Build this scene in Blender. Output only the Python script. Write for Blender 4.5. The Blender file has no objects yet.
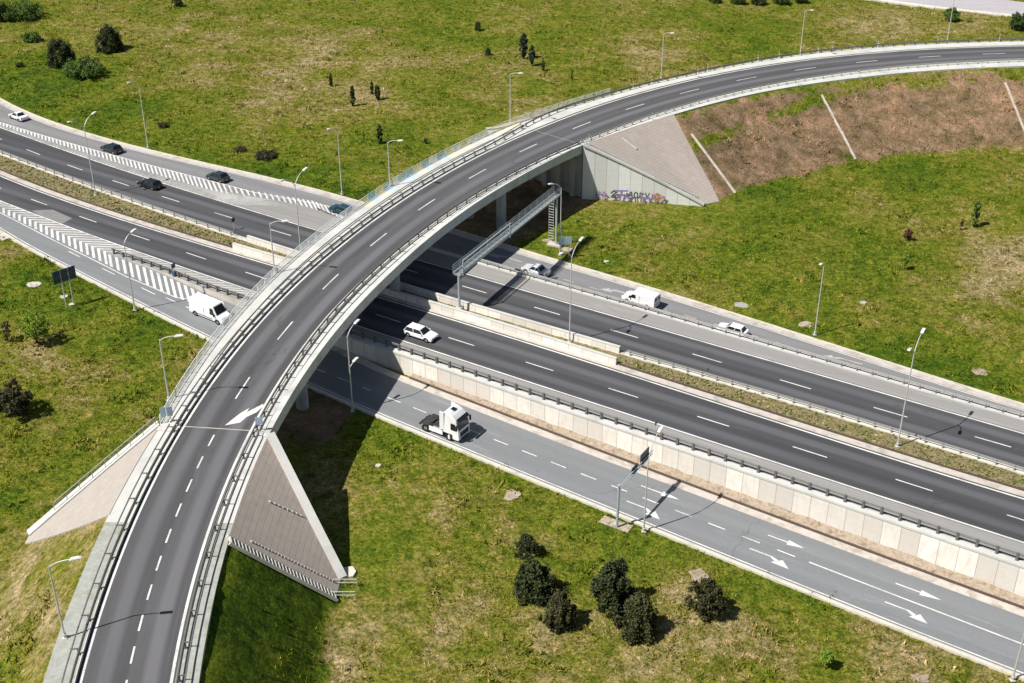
DATA_JSON = r'''{"PK":[[-400,0],[-145,0],[-133,-0.3],[-123,-0.8],[-112,-1.4],[-100,-2.1],[-87,-2.6],[-60,-3.1],[-30,-3.6],[0,-4.1],[40,-4.5],[400,-4.8]],"lines":{"un":[158.234,157.807,157.38,156.953,156.526,156.099,155.672,155.245,154.818,154.391,153.964,153.537,153.11,152.683,152.256,151.829,151.402,150.975,150.548,150.121,149.694,149.267,148.841,148.414,147.987,147.56,147.133,146.706,146.279,145.852,145.425,144.998,144.571,144.144,143.717,143.29,142.863,142.436,142.009,141.582,141.155,140.728,140.301,139.876,139.479,139.122,138.801,138.514,138.26,138.035,137.838,137.666,137.517,137.391,137.283,137.194,137.121,137.062,137.016,136.981,136.956,136.939,136.93,136.927,136.928,136.933,136.941,136.95,136.96,136.971,136.98,136.988,136.995,136.998,136.999,136.996,136.99,136.98,136.968,136.956,136.945,136.933,136.921,136.909,136.897,136.885,136.874,136.862,136.85,136.838,136.826,136.814,136.803,136.791,136.779,136.767,136.755,136.743,136.732,136.72,136.708,136.696,136.684,136.673,136.661,136.649,136.637,136.625,136.613,136.602,136.59,136.578,136.566,136.554,136.542,136.531,136.519,136.507,136.495,136.483,136.471,136.46,136.448,136.436,136.424],"ud":[162.615,161.991,161.368,160.745,160.121,159.498,158.875,158.251,157.628,157.005,156.381,155.758,155.135,154.511,153.888,153.265,152.641,152.018,151.395,150.771,150.148,149.525,148.901,148.278,147.655,147.031,146.408,145.785,145.161,144.538,143.915,143.291,142.668,142.045,141.421,140.798,140.175,139.551,138.928,138.305,137.681,137.058,136.435,135.867,135.38,134.966,134.617,134.328,134.09,133.897,133.744,133.624,133.533,133.465,133.417,133.384,133.363,133.349,133.341,133.336,133.332,133.326,133.319,133.308,133.294,133.276,133.254,133.23,133.203,133.177,133.151,133.13,133.114,133.108,133.114,133.137,133.181,133.237,133.293,133.349,133.406,133.462,133.518,133.574,133.631,133.687,133.743,133.799,133.855,133.912,133.968,134.024,134.08,134.137,134.193,134.249,134.305,134.362,134.418,134.474,134.53,134.587,134.643,134.699,134.755,134.812,134.868,134.924,134.98,135.037,135.093,135.149,135.205,135.262,135.318,135.374,135.43,135.487,135.543,135.599,135.655,135.712,135.768,135.824,135.88],"us":[152.915,152.435,151.955,151.475,150.995,150.515,150.035,149.555,149.075,148.595,148.116,147.636,147.156,146.676,146.196,145.716,145.236,144.756,144.276,143.796,143.316,142.836,142.356,141.876,141.396,140.916,140.436,139.956,139.476,138.997,138.517,138.037,137.557,137.077,136.597,136.117,135.637,135.157,134.677,134.197,133.717,133.237,132.758,132.291,131.846,131.424,131.026,130.654,130.31,129.994,129.708,129.45,129.223,129.026,128.859,128.721,128.611,128.529,128.474,128.444,128.437,128.452,128.486,128.536,128.602,128.678,128.763,128.853,128.944,129.032,129.114,129.185,129.24,129.275,129.284,129.262,129.204,129.103,128.967,128.829,128.691,128.553,128.415,128.277,128.139,128.001,127.863,127.724,127.586,127.448,127.31,127.172,127.034,126.896,126.758,126.62,126.481,126.343,126.205,126.067,125.929,125.791,125.653,125.515,125.377,125.238,125.1,124.962,124.824,124.686,124.548,124.41,124.272,124.134,123.995,123.857,123.719,123.581,123.443,123.305,123.167,123.029,122.891,122.752,122.614],"ln":[152.601,151.983,151.364,150.746,150.127,149.509,148.89,148.272,147.653,147.034,146.416,145.797,145.179,144.56,143.942,143.323,142.705,142.086,141.468,140.849,140.23,139.612,138.993,138.375,137.756,137.138,136.519,135.901,135.282,134.664,134.045,133.427,132.808,132.189,131.571,130.952,130.334,129.715,129.097,128.478,127.86,127.241,126.623,126.004,125.403,124.909,124.521,124.228,124.016,123.873,123.789,123.754,123.758,123.792,123.848,123.919,123.999,124.081,124.16,124.233,124.296,124.345,124.378,124.395,124.395,124.377,124.343,124.293,124.231,124.16,124.082,124.003,123.928,123.863,123.815,123.79,123.798,123.847,123.94,124.042,124.144,124.246,124.347,124.449,124.551,124.653,124.755,124.856,124.958,125.06,125.162,125.263,125.365,125.467,125.569,125.67,125.772,125.874,125.976,126.077,126.179,126.281,126.383,126.484,126.586,126.688,126.79,126.892,126.993,127.095,127.197,127.299,127.4,127.502,127.604,127.706,127.807,127.909,128.011,128.113,128.214,128.316,128.418,128.52,128.622],"ld":[132.92,132.674,132.428,132.182,131.936,131.69,131.445,131.199,130.953,130.707,130.461,130.215,129.969,129.723,129.477,129.231,128.985,128.739,128.493,128.247,128.001,127.755,127.51,127.264,127.018,126.772,126.526,126.28,126.034,125.788,125.542,125.296,125.05,124.804,124.558,124.312,124.066,123.82,123.575,123.329,123.083,122.837,122.591,122.345,122.099,121.853,121.607,121.374,121.165,120.978,120.812,120.664,120.536,120.423,120.327,120.245,120.176,120.119,120.073,120.036,120.009,119.989,119.975,119.967,119.964,119.964,119.967,119.972,119.978,119.984,119.989,119.993,119.995,119.993,119.988,119.979,119.964,119.944,119.919,119.893,119.868,119.843,119.818,119.792,119.767,119.742,119.716,119.691,119.666,119.641,119.615,119.59,119.565,119.54,119.514,119.489,119.464,119.438,119.413,119.388,119.363,119.337,119.312,119.287,119.262,119.236,119.211,119.186,119.16,119.135,119.11,119.085,119.059,119.034,119.009,118.984,118.958,118.933,118.908,118.882,118.857,118.832,118.807,118.781,118.756],"ls":[135.532,135.153,134.774,134.396,134.017,133.638,133.259,132.88,132.502,132.123,131.744,131.365,130.987,130.608,130.229,129.85,129.471,129.093,128.714,128.335,127.956,127.578,127.199,126.82,126.441,126.062,125.684,125.305,124.926,124.547,124.169,123.79,123.411,123.032,122.653,122.275,121.896,121.517,121.138,120.76,120.381,120.002,119.623,119.244,118.866,118.487,118.113,117.777,117.481,117.223,116.997,116.802,116.635,116.492,116.371,116.27,116.185,116.116,116.059,116.014,115.977,115.949,115.927,115.91,115.897,115.887,115.88,115.875,115.871,115.869,115.867,115.867,115.869,115.872,115.878,115.887,115.899,115.917,115.941,115.968,115.995,116.022,116.049,116.076,116.103,116.129,116.156,116.183,116.21,116.237,116.264,116.291,116.317,116.344,116.371,116.398,116.425,116.452,116.479,116.506,116.532,116.559,116.586,116.613,116.64,116.667,116.694,116.72,116.747,116.774,116.801,116.828,116.855,116.882,116.909,116.935,116.962,116.989,117.016,117.043,117.07,117.097,117.124,117.15,117.177],"wallS":[117.181,117.119,117.056,116.994,116.931,116.869,116.806,116.743,116.681,116.618,116.556,116.493,116.431,116.368,116.305,116.243,116.18,116.118,116.055,115.993,115.93,115.867,115.805,115.742,115.68,115.617,115.554,115.492,115.429,115.367,115.304,115.242,115.179,115.116,115.054,114.991,114.929,114.866,114.804,114.741,114.678,114.616,114.553,114.491,114.428,114.366,114.303,114.24,114.178,114.115,114.053,113.99,113.928,113.865,113.802,113.74,113.677,113.615,113.552,113.489,113.427,113.364,113.302,113.239,113.177,113.114,113.051,112.989,112.926,112.864,112.801,112.739,112.676,112.613,112.551,112.488,112.426,112.363,112.301,112.238,112.175,112.113,112.05,111.988,111.925,111.862,111.8,111.737,111.675,111.612,111.55,111.487,111.424,111.362,111.299,111.237,111.174,111.112,111.049,110.986,110.924,110.861,110.799,110.736,110.674,110.611,110.548,110.486,110.423,110.361,110.298,110.236,110.173,110.11,110.048,109.985,109.923,109.86,109.797,109.735,109.672,109.61,109.547,109.485,109.422],"wallN":[143.482,143.439,143.396,143.353,143.31,143.267,143.224,143.182,143.139,143.096,143.053,143.01,142.967,142.924,142.881,142.838,142.795,142.752,142.709,142.666,142.623,142.58,142.537,142.494,142.451,142.408,142.365,142.322,142.28,142.237,142.194,142.151,142.108,142.065,142.022,141.979,141.936,141.893,141.85,141.807,141.764,141.721,141.678,141.635,141.592,141.549,141.506,141.463,141.42,141.378,141.335,141.292,141.249,141.206,141.163,141.12,141.077,141.034,140.991,140.948,140.905,140.862,140.819,140.776,140.733,140.69,140.647,140.604,140.561,140.518,140.476,140.433,140.39,140.347,140.304,140.261,140.218,140.175,140.132,140.089,140.046,140.003,139.96,139.917,139.874,139.831,139.788,139.745,139.702,139.659,139.616,139.574,139.531,139.488,139.445,139.402,139.359,139.316,139.273,139.23,139.187,139.144,139.101,139.058,139.015,138.972,138.929,138.886,138.843,138.8,138.757,138.714,138.671,138.629,138.586,138.543,138.5,138.457,138.414,138.371,138.328,138.285,138.242,138.199,138.156],"ron":[203.579,202.187,200.795,199.402,198.01,196.618,195.226,193.834,192.442,191.049,189.657,188.265,186.873,185.481,184.089,182.697,181.304,179.912,178.52,177.128,175.736,174.344,172.951,171.559,170.167,168.775,167.383,165.991,164.599,163.206,161.814,160.422,159.03,157.638,156.246,154.853,153.461,152.069,150.787,149.755,148.951,148.351,147.932,147.673,147.553,147.554,147.656,147.843,148.098,148.406,148.753,149.126,149.512,149.901,150.283,150.65,150.992,151.303,151.578,151.812,152.001,152.143,152.236,152.279,152.273,152.221,152.123,151.985,151.811,151.606,151.377,151.133,150.883,150.636,150.403,150.196,150.029,149.908,149.793,149.678,149.563,149.447,149.332,149.217,149.102,148.987,148.872,148.757,148.642,148.527,148.412,148.297,148.182,148.067,147.952,147.837,147.722,147.607,147.491,147.376,147.261,147.146,147.031,146.916,146.801,146.686,146.571,146.456,146.341,146.226,146.111,145.996,145.881,145.766,145.65,145.535,145.42,145.305,145.19,145.075,144.96,144.845,144.73,144.615,144.5],"ros":[162.218,161.13,160.043,158.955,157.868,156.78,155.693,154.605,153.517,152.43,151.342,150.255,149.167,148.08,146.992,145.904,144.817,143.729,142.642,141.554,140.467,139.379,138.291,137.204,136.116,135.029,133.941,132.854,131.766,130.678,129.591,128.503,127.416,126.328,125.241,124.153,123.065,121.978,120.89,119.803,118.715,117.628,116.54,115.452,114.365,113.277,112.19,111.102,110.042,109.095,108.255,107.512,106.857,106.279,105.771,105.322,104.927,104.577,104.266,103.988,103.737,103.508,103.297,103.1,102.914,102.736,102.563,102.395,102.229,102.066,101.906,101.749,101.596,101.45,101.311,101.185,101.072,100.979,100.908,100.863,100.823,100.783,100.743,100.703,100.662,100.622,100.582,100.542,100.502,100.462,100.422,100.382,100.342,100.302,100.262,100.221,100.181,100.141,100.101,100.061,100.021,99.981,99.941,99.901,99.861,99.82,99.78,99.74,99.7,99.66,99.62,99.58,99.54,99.5,99.46,99.419,99.379,99.339,99.299,99.259,99.219,99.179,99.139,99.099,99.059],"rin":[122.536,122.358,122.181,122.003,121.826,121.648,121.47,121.293,121.115,120.938,120.76,120.583,120.405,120.227,120.05,119.872,119.695,119.517,119.34,119.162,118.984,118.807,118.629,118.452,118.274,118.097,117.919,117.741,117.564,117.386,117.209,117.031,116.854,116.676,116.498,116.321,116.143,115.966,115.788,115.611,115.433,115.255,115.078,114.9,114.723,114.545,114.368,114.19,114.012,113.835,113.657,113.48,113.302,113.125,112.947,112.769,112.592,112.414,112.237,112.059,111.881,111.704,111.526,111.353,111.188,111.033,110.887,110.749,110.621,110.502,110.392,110.291,110.199,110.116,110.042,109.978,109.922,109.875,109.838,109.807,109.777,109.747,109.717,109.687,109.657,109.627,109.597,109.567,109.537,109.507,109.477,109.447,109.417,109.387,109.357,109.327,109.297,109.267,109.237,109.207,109.177,109.147,109.117,109.087,109.057,109.027,108.997,108.967,108.937,108.907,108.876,108.846,108.816,108.786,108.756,108.726,108.696,108.666,108.636,108.606,108.576,108.546,108.516,108.486,108.456],"hn":[144.477,144.429,144.382,144.335,144.287,144.24,144.193,144.146,144.098,144.051,144.004,143.956,143.909,143.862,143.815,143.767,143.72,143.673,143.625,143.578,143.531,143.484,143.436,143.389,143.342,143.294,143.247,143.2,143.153,143.105,143.058,143.011,142.963,142.916,142.869,142.822,142.774,142.727,142.68,142.632,142.585,142.538,142.491,142.452,142.439,142.451,142.491,142.556,142.647,142.764,142.908,143.078,143.273,143.495,143.743,144.015,144.29,144.566,144.841,145.116,145.392,145.667,145.943,146.218,146.494,146.769,147.045,147.32,147.595,147.871,148.146,148.422,148.697,148.973,149.248,149.523,149.799,150.074,150.35,150.625,150.901,151.176,151.451,151.727,152.002,152.278,152.553,152.829,153.104,153.38,153.655,153.93,154.206,154.481,154.757,155.032,155.308,155.583,155.858,156.134,156.409,156.685,156.96,157.236,157.511,157.786,158.062,158.337,158.613,158.888,159.164,159.439,159.715,159.99,160.265,160.541,160.816,161.092,161.367,161.643,161.918,162.193,162.469,162.744,163.02],"hs":[156.295,155.407,154.52,153.632,152.745,151.858,150.97,150.083,149.195,148.308,147.42,146.533,145.645,144.758,143.871,142.983,142.096,141.208,140.321,139.433,138.546,137.658,136.771,135.884,134.996,134.109,133.221,132.334,131.446,130.559,129.671,128.784,127.897,127.009,126.122,125.234,124.347,123.459,122.572,121.684,120.797,119.91,119.022,118.135,117.247,116.36,115.472,114.596,113.763,112.974,112.23,111.53,110.875,110.264,109.697,109.175,108.679,108.182,107.686,107.19,106.693,106.197,105.701,105.204,104.708,104.212,103.715,103.219,102.723,102.226,101.73,101.234,100.737,100.241,99.744,99.248,98.752,98.255,97.759,97.263,96.766,96.27,95.774,95.277,94.781,94.285,93.788,93.292,92.796,92.299,91.803,91.307,90.81,90.314,89.818,89.321,88.825,88.329,87.832,87.336,86.839,86.343,85.847,85.35,84.854,84.358,83.861,83.365,82.869,82.372,81.876,81.38,80.883,80.387,79.891,79.394,78.898,78.402,77.905,77.409,76.913,76.416,75.92,75.424,74.927]},"cl":[[-20.0,-29.46,62.492],[-15.0,-30.259,67.021],[-10.0,-30.961,71.687],[-5.0,-31.554,76.462],[0.0,-32.029,81.322],[5.0,-32.375,86.245],[10.0,-32.587,91.212],[15.0,-32.658,96.207],[20.0,-32.585,101.218],[25.0,-32.364,106.231],[30.0,-31.993,111.237],[35.0,-31.469,116.227],[40.0,-30.793,121.194],[45.0,-29.964,126.133],[50.0,-28.983,131.038],[55.0,-27.85,135.904],[60.0,-26.567,140.729],[65.0,-25.134,145.508],[70.0,-23.555,150.238],[75.0,-21.831,154.917],[80.0,-19.963,159.541],[85.0,-17.955,164.108],[90.0,-15.807,168.615],[95.0,-13.523,173.058],[100.0,-11.105,177.433],[105.0,-8.554,181.737],[110.0,-5.873,185.965],[115.0,-3.063,190.112],[120.0,-0.127,194.174],[125.0,2.934,198.145],[130.0,6.119,202.018],[135.0,9.424,205.788],[140.0,12.849,209.447],[145.0,16.392,212.989],[150.0,20.051,216.406],[155.0,23.824,219.692],[160.0,27.709,222.838],[165.0,31.703,225.838],[170.0,35.805,228.684],[175.0,40.01,231.369],[180.0,44.316,233.887],[185.0,48.719,236.232],[190.0,53.214,238.4],[195.0,57.795,240.385],[200.0,62.457,242.185],[205.0,67.193,243.799],[210.0,71.993,245.225],[215.0,76.85,246.467],[220.0,81.751,247.528],[225.0,86.685,248.413],[230.0,91.638,249.133],[235.0,96.595,249.697],[240.0,101.538,250.121],[245.0,106.447,250.423]],"lamps":{"north_a":[-65.43,216.49,-0.0,11.69],"north_b":[-28.26,196.31,-0.54,11.19],"north_c":[7.39,177.24,-2.56,11.43],"north_d":[41.82,153.56,-3.33,11.01],"med_a":[-68.59,194.52,0.05,12.1],"med_b":[-30.87,168.46,0.05,12.95],"med_c":[7.56,145.72,0.05,12.6],"med_d":[44.28,121.38,0.05,12.78],"south_a":[-52.24,155.69,-0.6,10.53],"south_b":[-19.73,132.96,-2.59,10.94],"south_c":[14.29,110.03,-3.33,9.53],"south_d":[47.05,88.46,-3.98,10.72],"br_a":[-38.25,82.28,7.0,8.16],"br_b":[-38.25,120.33,7.0,8.07],"br_c":[-31.49,151.64,7.0,7.69],"br_d":[-18.68,181.32,7.0,7.6],"br_e":[-0.31,209.96,7.0,8.88],"br_f":[28.1,233.38,7.0,9.05],"br_g":[57.27,248.48,7.0,9.26],"br_h":[89.35,258.07,7.0,8.91]},"bush":{"s1":[1.48,105.88,1.47,2.96],"s2":[2.14,99.94,2.31,4.35],"s3":[4.73,95.33,1.85,4.5],"s4":[10.17,98.23,2.38,6.14],"s5":[12.24,94.14,2.12,5.21],"s6":[19.36,96.92,2.17,4.38],"s7":[29.68,89.64,0.66,2.57],"nw1":[-95.5,264.4,3.16,6.51],"nw2":[-88.39,275.63,3.06,5.94],"nw3":[-88.75,257.35,4.31,3.7],"nw4":[-108.33,283.42,2.46,2.16],"nw5":[-116.44,301.96,5.41,3.85],"nw6":[-120.58,299.14,1.88,6.08],"nw7":[-104.14,263.4,1.06,1.2],"w1":[-62.71,146.19,2.22,5.12],"w2":[-60.03,129.64,2.39,4.69],"w3":[-66.52,146.23,1.05,3.51],"g1":[-65.16,226.78,1.3,0.71],"g2":[-48.63,215.17,1.42,0.61],"g3":[-43.45,212.01,2.28,0.9],"top1":[-81.55,311.11,1.46,2.18],"ta":[50.65,318.66,1.99,1.73],"tb":[56.31,318.0,2.23,2.09],"tc":[61.3,317.94,2.23,2.59],"td":[67.49,318.91,2.24,2.59],"te":[72.56,320.41,2.0,2.48],"ne1":[106.92,308.66,2.06,3.34],"ne2":[120.81,302.19,2.38,4.53],"ne3":[111.13,307.94,0.85,1.28],"c1":[-31.02,239.01,0.58,4.33],"c2":[-27.98,246.03,0.4,2.68],"c3":[-26.41,241.96,0.59,3.36],"c4":[-23.96,218.99,0.54,3.91],"c5":[-36.79,251.02,0.41,2.92],"p1":[2.49,269.95,0.97,6.05],"p2":[4.26,265.16,0.74,4.81],"p3":[6.53,261.76,0.42,2.8],"p4":[-7.84,290.99,1.03,2.49],"p5":[-5.22,271.69,0.87,1.99],"r1":[75.28,190.13,0.65,5.13],"r2":[72.91,189.03,0.32,2.14],"r3":[62.82,184.19,0.71,2.59],"r4":[59.51,173.56,0.61,2.88],"e1":[-15.65,219.57,0.45,1.31],"e2":[-27.02,220.56,0.27,1.78],"e3":[12.45,256.82,0.31,2.82]},"slab":{"a":[-68.33,162.46,-0.02,2.29,1.85],"b":[-63.03,159.06,-0.18,1.27,1.14],"c":[-61.28,156.93,-0.24,0.97,0.9],"d":[0.0,116.25,-3.07,1.91,1.82],"e":[-15.57,121.66,-2.77,0.7,0.75],"f":[-8.38,121.82,-2.88,0.81,0.75],"g":[19.27,102.78,-3.46,1.97,2.18],"h":[32.95,162.07,-3.13,2.01,1.63],"i":[41.22,156.56,-3.3,1.96,1.59],"j":[61.81,144.42,-3.69,1.98,1.92],"l":[14.37,175.44,-2.71,1.07,0.74],"m":[19.84,169.96,-2.85,0.75,0.72],"n":[48.53,166.64,-3.31,0.74,0.95],"o":[50.76,162.99,-3.37,1.01,0.94],"p":[-17.5,97.77,-2.97,1.2,0.97],"q":[8.71,179.38,-2.56,2.49,1.51],"r":[38.39,88.59,-3.86,1.69,1.07],"t":[-54.82,153.02,-0.56,0.68,0.66],"u":[5.51,182.32,-2.4,1.89,1.27],"x":[-58.9,259.17,-0.0,2.51,1.69]},"dry":[[-47.22,251.33,7.1,0.9],[-33.07,243.28,8.9,0.8],[-45.57,268.13,12.9,0.5],[-63.1,286.94,13.7,0.5],[-63.49,261.19,6.3,0.8],[27.83,271.16,10.9,0.6],[33.27,282.08,9.0,0.5],[87.53,300.19,14.3,0.8],[105.67,297.12,9.4,0.5],[78.24,181.19,8.6,1.0],[67.66,167.47,4.4,0.8],[60.26,197.87,5.9,0.5],[45.71,183.85,4.8,0.4],[-7.88,111.58,2.7,0.5],[12.08,89.25,6.6,0.8],[4.66,93.15,3.9,0.6],[-16.31,90.14,4.7,0.9],[-13.28,98.58,5.0,0.6],[-62.39,144.39,4.6,0.7],[-53.4,137.8,5.1,0.4],[-40.25,141.13,3.9,0.5],[-42.71,129.72,4.9,0.4],[-4.15,95.82,4.0,0.5],[21.0,92.03,4.8,0.6],[51.97,157.98,3.5,0.4],[30.23,187.05,3.2,0.3],[10.04,259.34,6.3,0.4],[19.91,179.43,3.9,0.5],[26.31,167.91,3.7,0.4],[-17.24,261.19,12.6,0.3],[-6.33,242.86,7.9,0.4],[19.01,99.11,4.0,0.5],[37.29,91.6,3.8,0.5],[-92.68,290.97,11.5,0.5]],"lush":[[-95.05,248.18,10.1,1.0],[-75.74,236.23,7.7,0.9],[-57.38,222.58,7.4,0.9],[-39.66,203.48,6.8,0.9],[-28.32,193.95,4.9,0.8],[-20.11,215.94,5.4,0.6],[-64.12,160.81,7.1,1.0],[-50.24,150.4,5.4,0.9],[-70.36,166.91,3.6,0.8],[-22.01,128.73,3.6,0.8],[-15.61,124.69,4.1,0.8],[11.86,111.95,4.4,0.7],[29.77,102.33,6.2,0.6],[7.68,186.07,4.0,0.9],[16.92,181.11,6.3,0.5],[44.69,163.74,5.8,0.6],[41.96,199.31,10.2,0.6],[69.42,213.44,14.3,0.8],[60.79,180.69,6.3,0.5],[58.46,142.1,7.8,0.8],[28.42,172.85,4.5,0.6],[-21.47,295.1,14.0,0.4],[10.58,276.0,11.0,0.4],[52.87,292.1,9.3,0.4],[-55.32,113.46,4.4,0.8],[64.04,256.24,5.2,0.4],[-56.32,268.13,6.4,0.3],[-11.74,104.79,5.2,0.4],[-3.36,104.94,4.2,0.4]],"V":{"car_white_nw":[-93.56,231.16,-0.0],"car_dark_nw":[-71.3,214.27,-0.0],"car_black_main":[-60.52,198.02,0.0],"car_dark_ne":[-49.76,201.06,-0.0],"car_teal":[-27.43,189.07,-0.76],"van_s":[-41.54,154.59,-1.11],"car_white_main":[-12.05,147.01,0.0],"truck":[-7.85,128.42,-2.82],"car_silver":[3.29,170.4,-2.57],"van_n":[18.04,161.19,-2.91],"car_white_n":[30.21,153.33,-3.17],"sign_blue":[-61.45,156.58,-0.24],"cant_post":[11.43,110.63,-3.28],"cant_slab":[11.37,111.24,-3.28],"sign_teal":[8.13,176.27,-2.6],"sm_a":[-48.82,164.96,0.0],"sm_b":[-43.22,180.85,0.0],"sm_c":[24.46,136.81,0.0],"sm_d":[16.75,124.62,0.0],"sg_left":[-37.76,115.47,7.0],"sg_right":[-27.75,113.91,7.0],"gan_s":[-7.19,153.91,0.2],"gan_n":[6.88,180.65,-2.48],"pier1":[-1.76,186.28,-2.07],"pier2":[-16.46,159.36,0.3],"pier3":[-26.22,133.75,-2.36],"stair_b":[-18.13,99.69,-2.95],"cabinet":[-17.25,102.62,-2.93],"arrow":[[-31.01,115.19],[-30.42,116.41],[-29.8,117.58],[-29.03,118.65],[-29.11,117.82],[-27.63,119.52],[-27.47,119.16],[-28.07,117.76],[-28.97,116.87],[-29.47,115.77],[-30.24,115.48]],"patch":[[-77.14,188.36],[-73.87,188.71],[-69.73,185.27],[-70.72,183.05],[-74.61,185.75]],"sarrow":[[-50.4,108.04,-45.54,107.88],[-50.43,104.57,-45.84,103.7],[-34.77,107.61,-30.65,107.74],[-35.59,104.4,-30.8,103.6],[-20.66,107.43,-15.96,107.45],[-20.72,104.05,-16.1,103.29]],"chutes":[[[31.25,210.91,6.0],[38.02,201.26,-2.83]],[[57.67,229.09,6.0],[62.06,216.46,-3.05]],[[94.89,237.97,6.0],[96.61,226.54,-3.46]]],"far_road":[[74.3,330.47,-1.36],[91.62,326.95,-2.25],[106.37,320.13,-2.73],[126.48,314.13,-3.1],[143.17,308.04,-3.39],[148.93,322.44,-3.35],[130.65,326.12,-3.05],[116.27,331.93,-2.77],[102.37,338.5,-2.36],[92.34,340.96,-1.93]],"del_r":[[12.32,200.99,7.0],[22.78,212.68,7.0],[52.33,231.89,7.0],[64.74,237.31,7.0],[90.44,244.55,7.0]],"del_l":[[21.46,229.32,7.0],[25.83,231.31,7.0],[34.58,238.54,7.0],[37.15,239.16,7.0],[48.12,244.87,7.0],[53.34,245.52,7.0],[61.14,250.82,7.0],[63.27,254.23,7.0],[73.98,254.92,7.0],[86.78,257.71,7.0],[99.97,259.13,7.0]],"nsig":[[-83.53,147.57],[-81.57,147.57],[-78.94,147.42],[-77.44,147.3],[-75.9,147.95],[-74.14,148.38],[-38.87,149.0],[-41.26,147.11],[-95.48,149.88],[-93.43,150.1]]}}'''
import bpy, bmesh, math, random, json
import numpy as np
from mathutils import Vector, Matrix, noise
random.seed(7); rng = np.random.default_rng(7)
R = math.radians
scene = bpy.context.scene
COL = scene.collection
DATA = json.loads(DATA_JSON)
AX = R(-32.1)
U = np.array([math.cos(AX), math.sin(AX)]); N = np.array([-math.sin(AX), math.cos(AX)])
GRID = np.arange(-400, 221, 5.0)
PKs = [k[0] for k in DATA['PK']]; PKz = [k[1] for k in DATA['PK']]
def P(s): return float(np.interp(s, PKs, PKz))
LN = DATA['lines']
def line(k):
    a = np.array(LN[k]); return lambda s: float(np.interp(s, GRID, a))
un, ud, us, ln_, ld, ls, wS0, wN0, ron, ros, rin0, hn, hs = [line(k) for k in ('un','ud','us','ln','ld','ls','wallS','wallN','ron','ros','rin','hn','hs')]
def lerp(a, b, t): return a + (b - a) * t
def smooth(t): t = max(0.0, min(1.0, t)); return t * t * (3 - 2 * t)
def tS(s):      # southern edge of the raised motorway body
    if s > -105: return min(wS0(s), 113.3)
    if s > -142: return float(np.interp(s, [-142, -133, -123, -105], [114.1, 114.0, 113.3, 113.2]))
    return lerp(114.1, ls(s) - .6, smooth((-142 - s) / 30))
def tN(s):
    if s > -112: return wN0(s)
    if s > -127: return lerp(wN0(s), 143.2, (-112 - s) / 15)
    return lerp(143.2, un(s) + .5, smooth((-127 - s) / 38))
def rin(s):     # inner asphalt edge of the southern slip road
    return lerp(tS(s) , rin0(s) - .3, smooth((s + 112) / 22))
def rnin(s): return tN(s) + lerp(0, 1.2, smooth((s + 118) / 20))
def XY(s, t): v = U * s + N * t; return float(v[0]), float(v[1])
def ST(x, y): return x * U[0] + y * U[1], x * N[0] + y * N[1]
def G(x, y): return P(ST(x, y)[0])
# ---- overpass centreline -------------------------------------------------
CLq = np.array([c[0] for c in DATA['cl']]); CLx = np.array([c[1] for c in DATA['cl']]); CLy = np.array([c[2] for c in DATA['cl']])
def _cl(q):
    if q < CLq[0]:
        d = np.array([CLx[0]-CLx[1], CLy[0]-CLy[1]]); d /= np.hypot(*d); return np.array([CLx[0], CLy[0]]) + d * (CLq[0]-q)
    if q > CLq[-1]:
        d = np.array([CLx[-1]-CLx[-2], CLy[-1]-CLy[-2]]); d /= np.hypot(*d); return np.array([CLx[-1], CLy[-1]]) + d * (q-CLq[-1])
    # catmull-rom
    i = int(min(max((q - CLq[0]) // 5, 0), len(CLq) - 2)); f = (q - CLq[i]) / 5
    g = lambda a, k: a[min(max(k, 0), len(a) - 1)]
    out = []
    for a in (CLx, CLy):
        p0, p1, p2, p3 = g(a, i-1), g(a, i), g(a, i+1), g(a, i+2)
        if i == 0: p0 = 2*p1 - p2
        if i == len(CLq) - 2: p3 = 2*p2 - p1
        out.append(.5 * (2*p1 + (p2-p0)*f + (2*p0-5*p1+4*p2-p3)*f*f + (3*p1-p0-3*p2+p3)*f**3))
    return np.array(out)
QS = np.arange(-160, 520, 1.0); CP = np.array([_cl(q) for q in QS])
CT = np.gradient(CP, axis=0); CT /= np.hypot(CT[:, 0], CT[:, 1])[:, None]
def frame(q):
    c = np.array([np.interp(q, QS, CP[:, 0]), np.interp(q, QS, CP[:, 1])]); t = np.array([np.interp(q, QS, CT[:, 0]), np.interp(q, QS, CT[:, 1])]); t /= np.hypot(*t)
    return c, t
def OV(q, o): c, t = frame(q); return float(c[0] - t[1] * o), float(c[1] + t[0] * o)
def SO(x, y):
    i = int(np.argmin((CP[:, 0]-x)**2 + (CP[:, 1]-y)**2)); d = np.array([x, y]) - CP[i]
    return QS[i] + float(d @ CT[i]), float(-d[0]*CT[i][1] + d[1]*CT[i][0])
ZD = 7.0
I = lambda q, a, b: float(np.interp(q, a, b))
eL = lambda q: I(q, [0, 80, 150, 250], [3.75, 3.75, 4.6, 4.6])            # painted edge lines of the overpass
eR = lambda q: I(q, [0, 60, 100, 135, 190, 250], [3.65, 3.65, 4.25, 5.0, 5.3, 4.6])
dL = lambda q: I(q, [0, 18, 33, 50, 65, 85, 115, 131, 150, 173, 200], [6.8, 6.6, 6.4, 7.2, 7.7, 8.1, 8.7, 8.9, 7.8, 7.4, 8.3])   # outer edges of the deck and shoulders
dR = lambda q: I(q, [0, 33, 75, 100, 132, 150, 175, 200], [5.9, 5.8, 6.4, 6.2, 6.3, 7.2, 7.5, 8.2])
WR = lambda q: I(q, [0, 14, 25, 120, 145, 150, 190, 230], [8.8, 8.9, 9.4, 15.5, 15.5, 16.6, 17.0, 17.2])
WL = lambda q: I(q, [0, 14, 25, 120, 150, 230], [12, 12, 12.5, 16, 17, 17])
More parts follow.
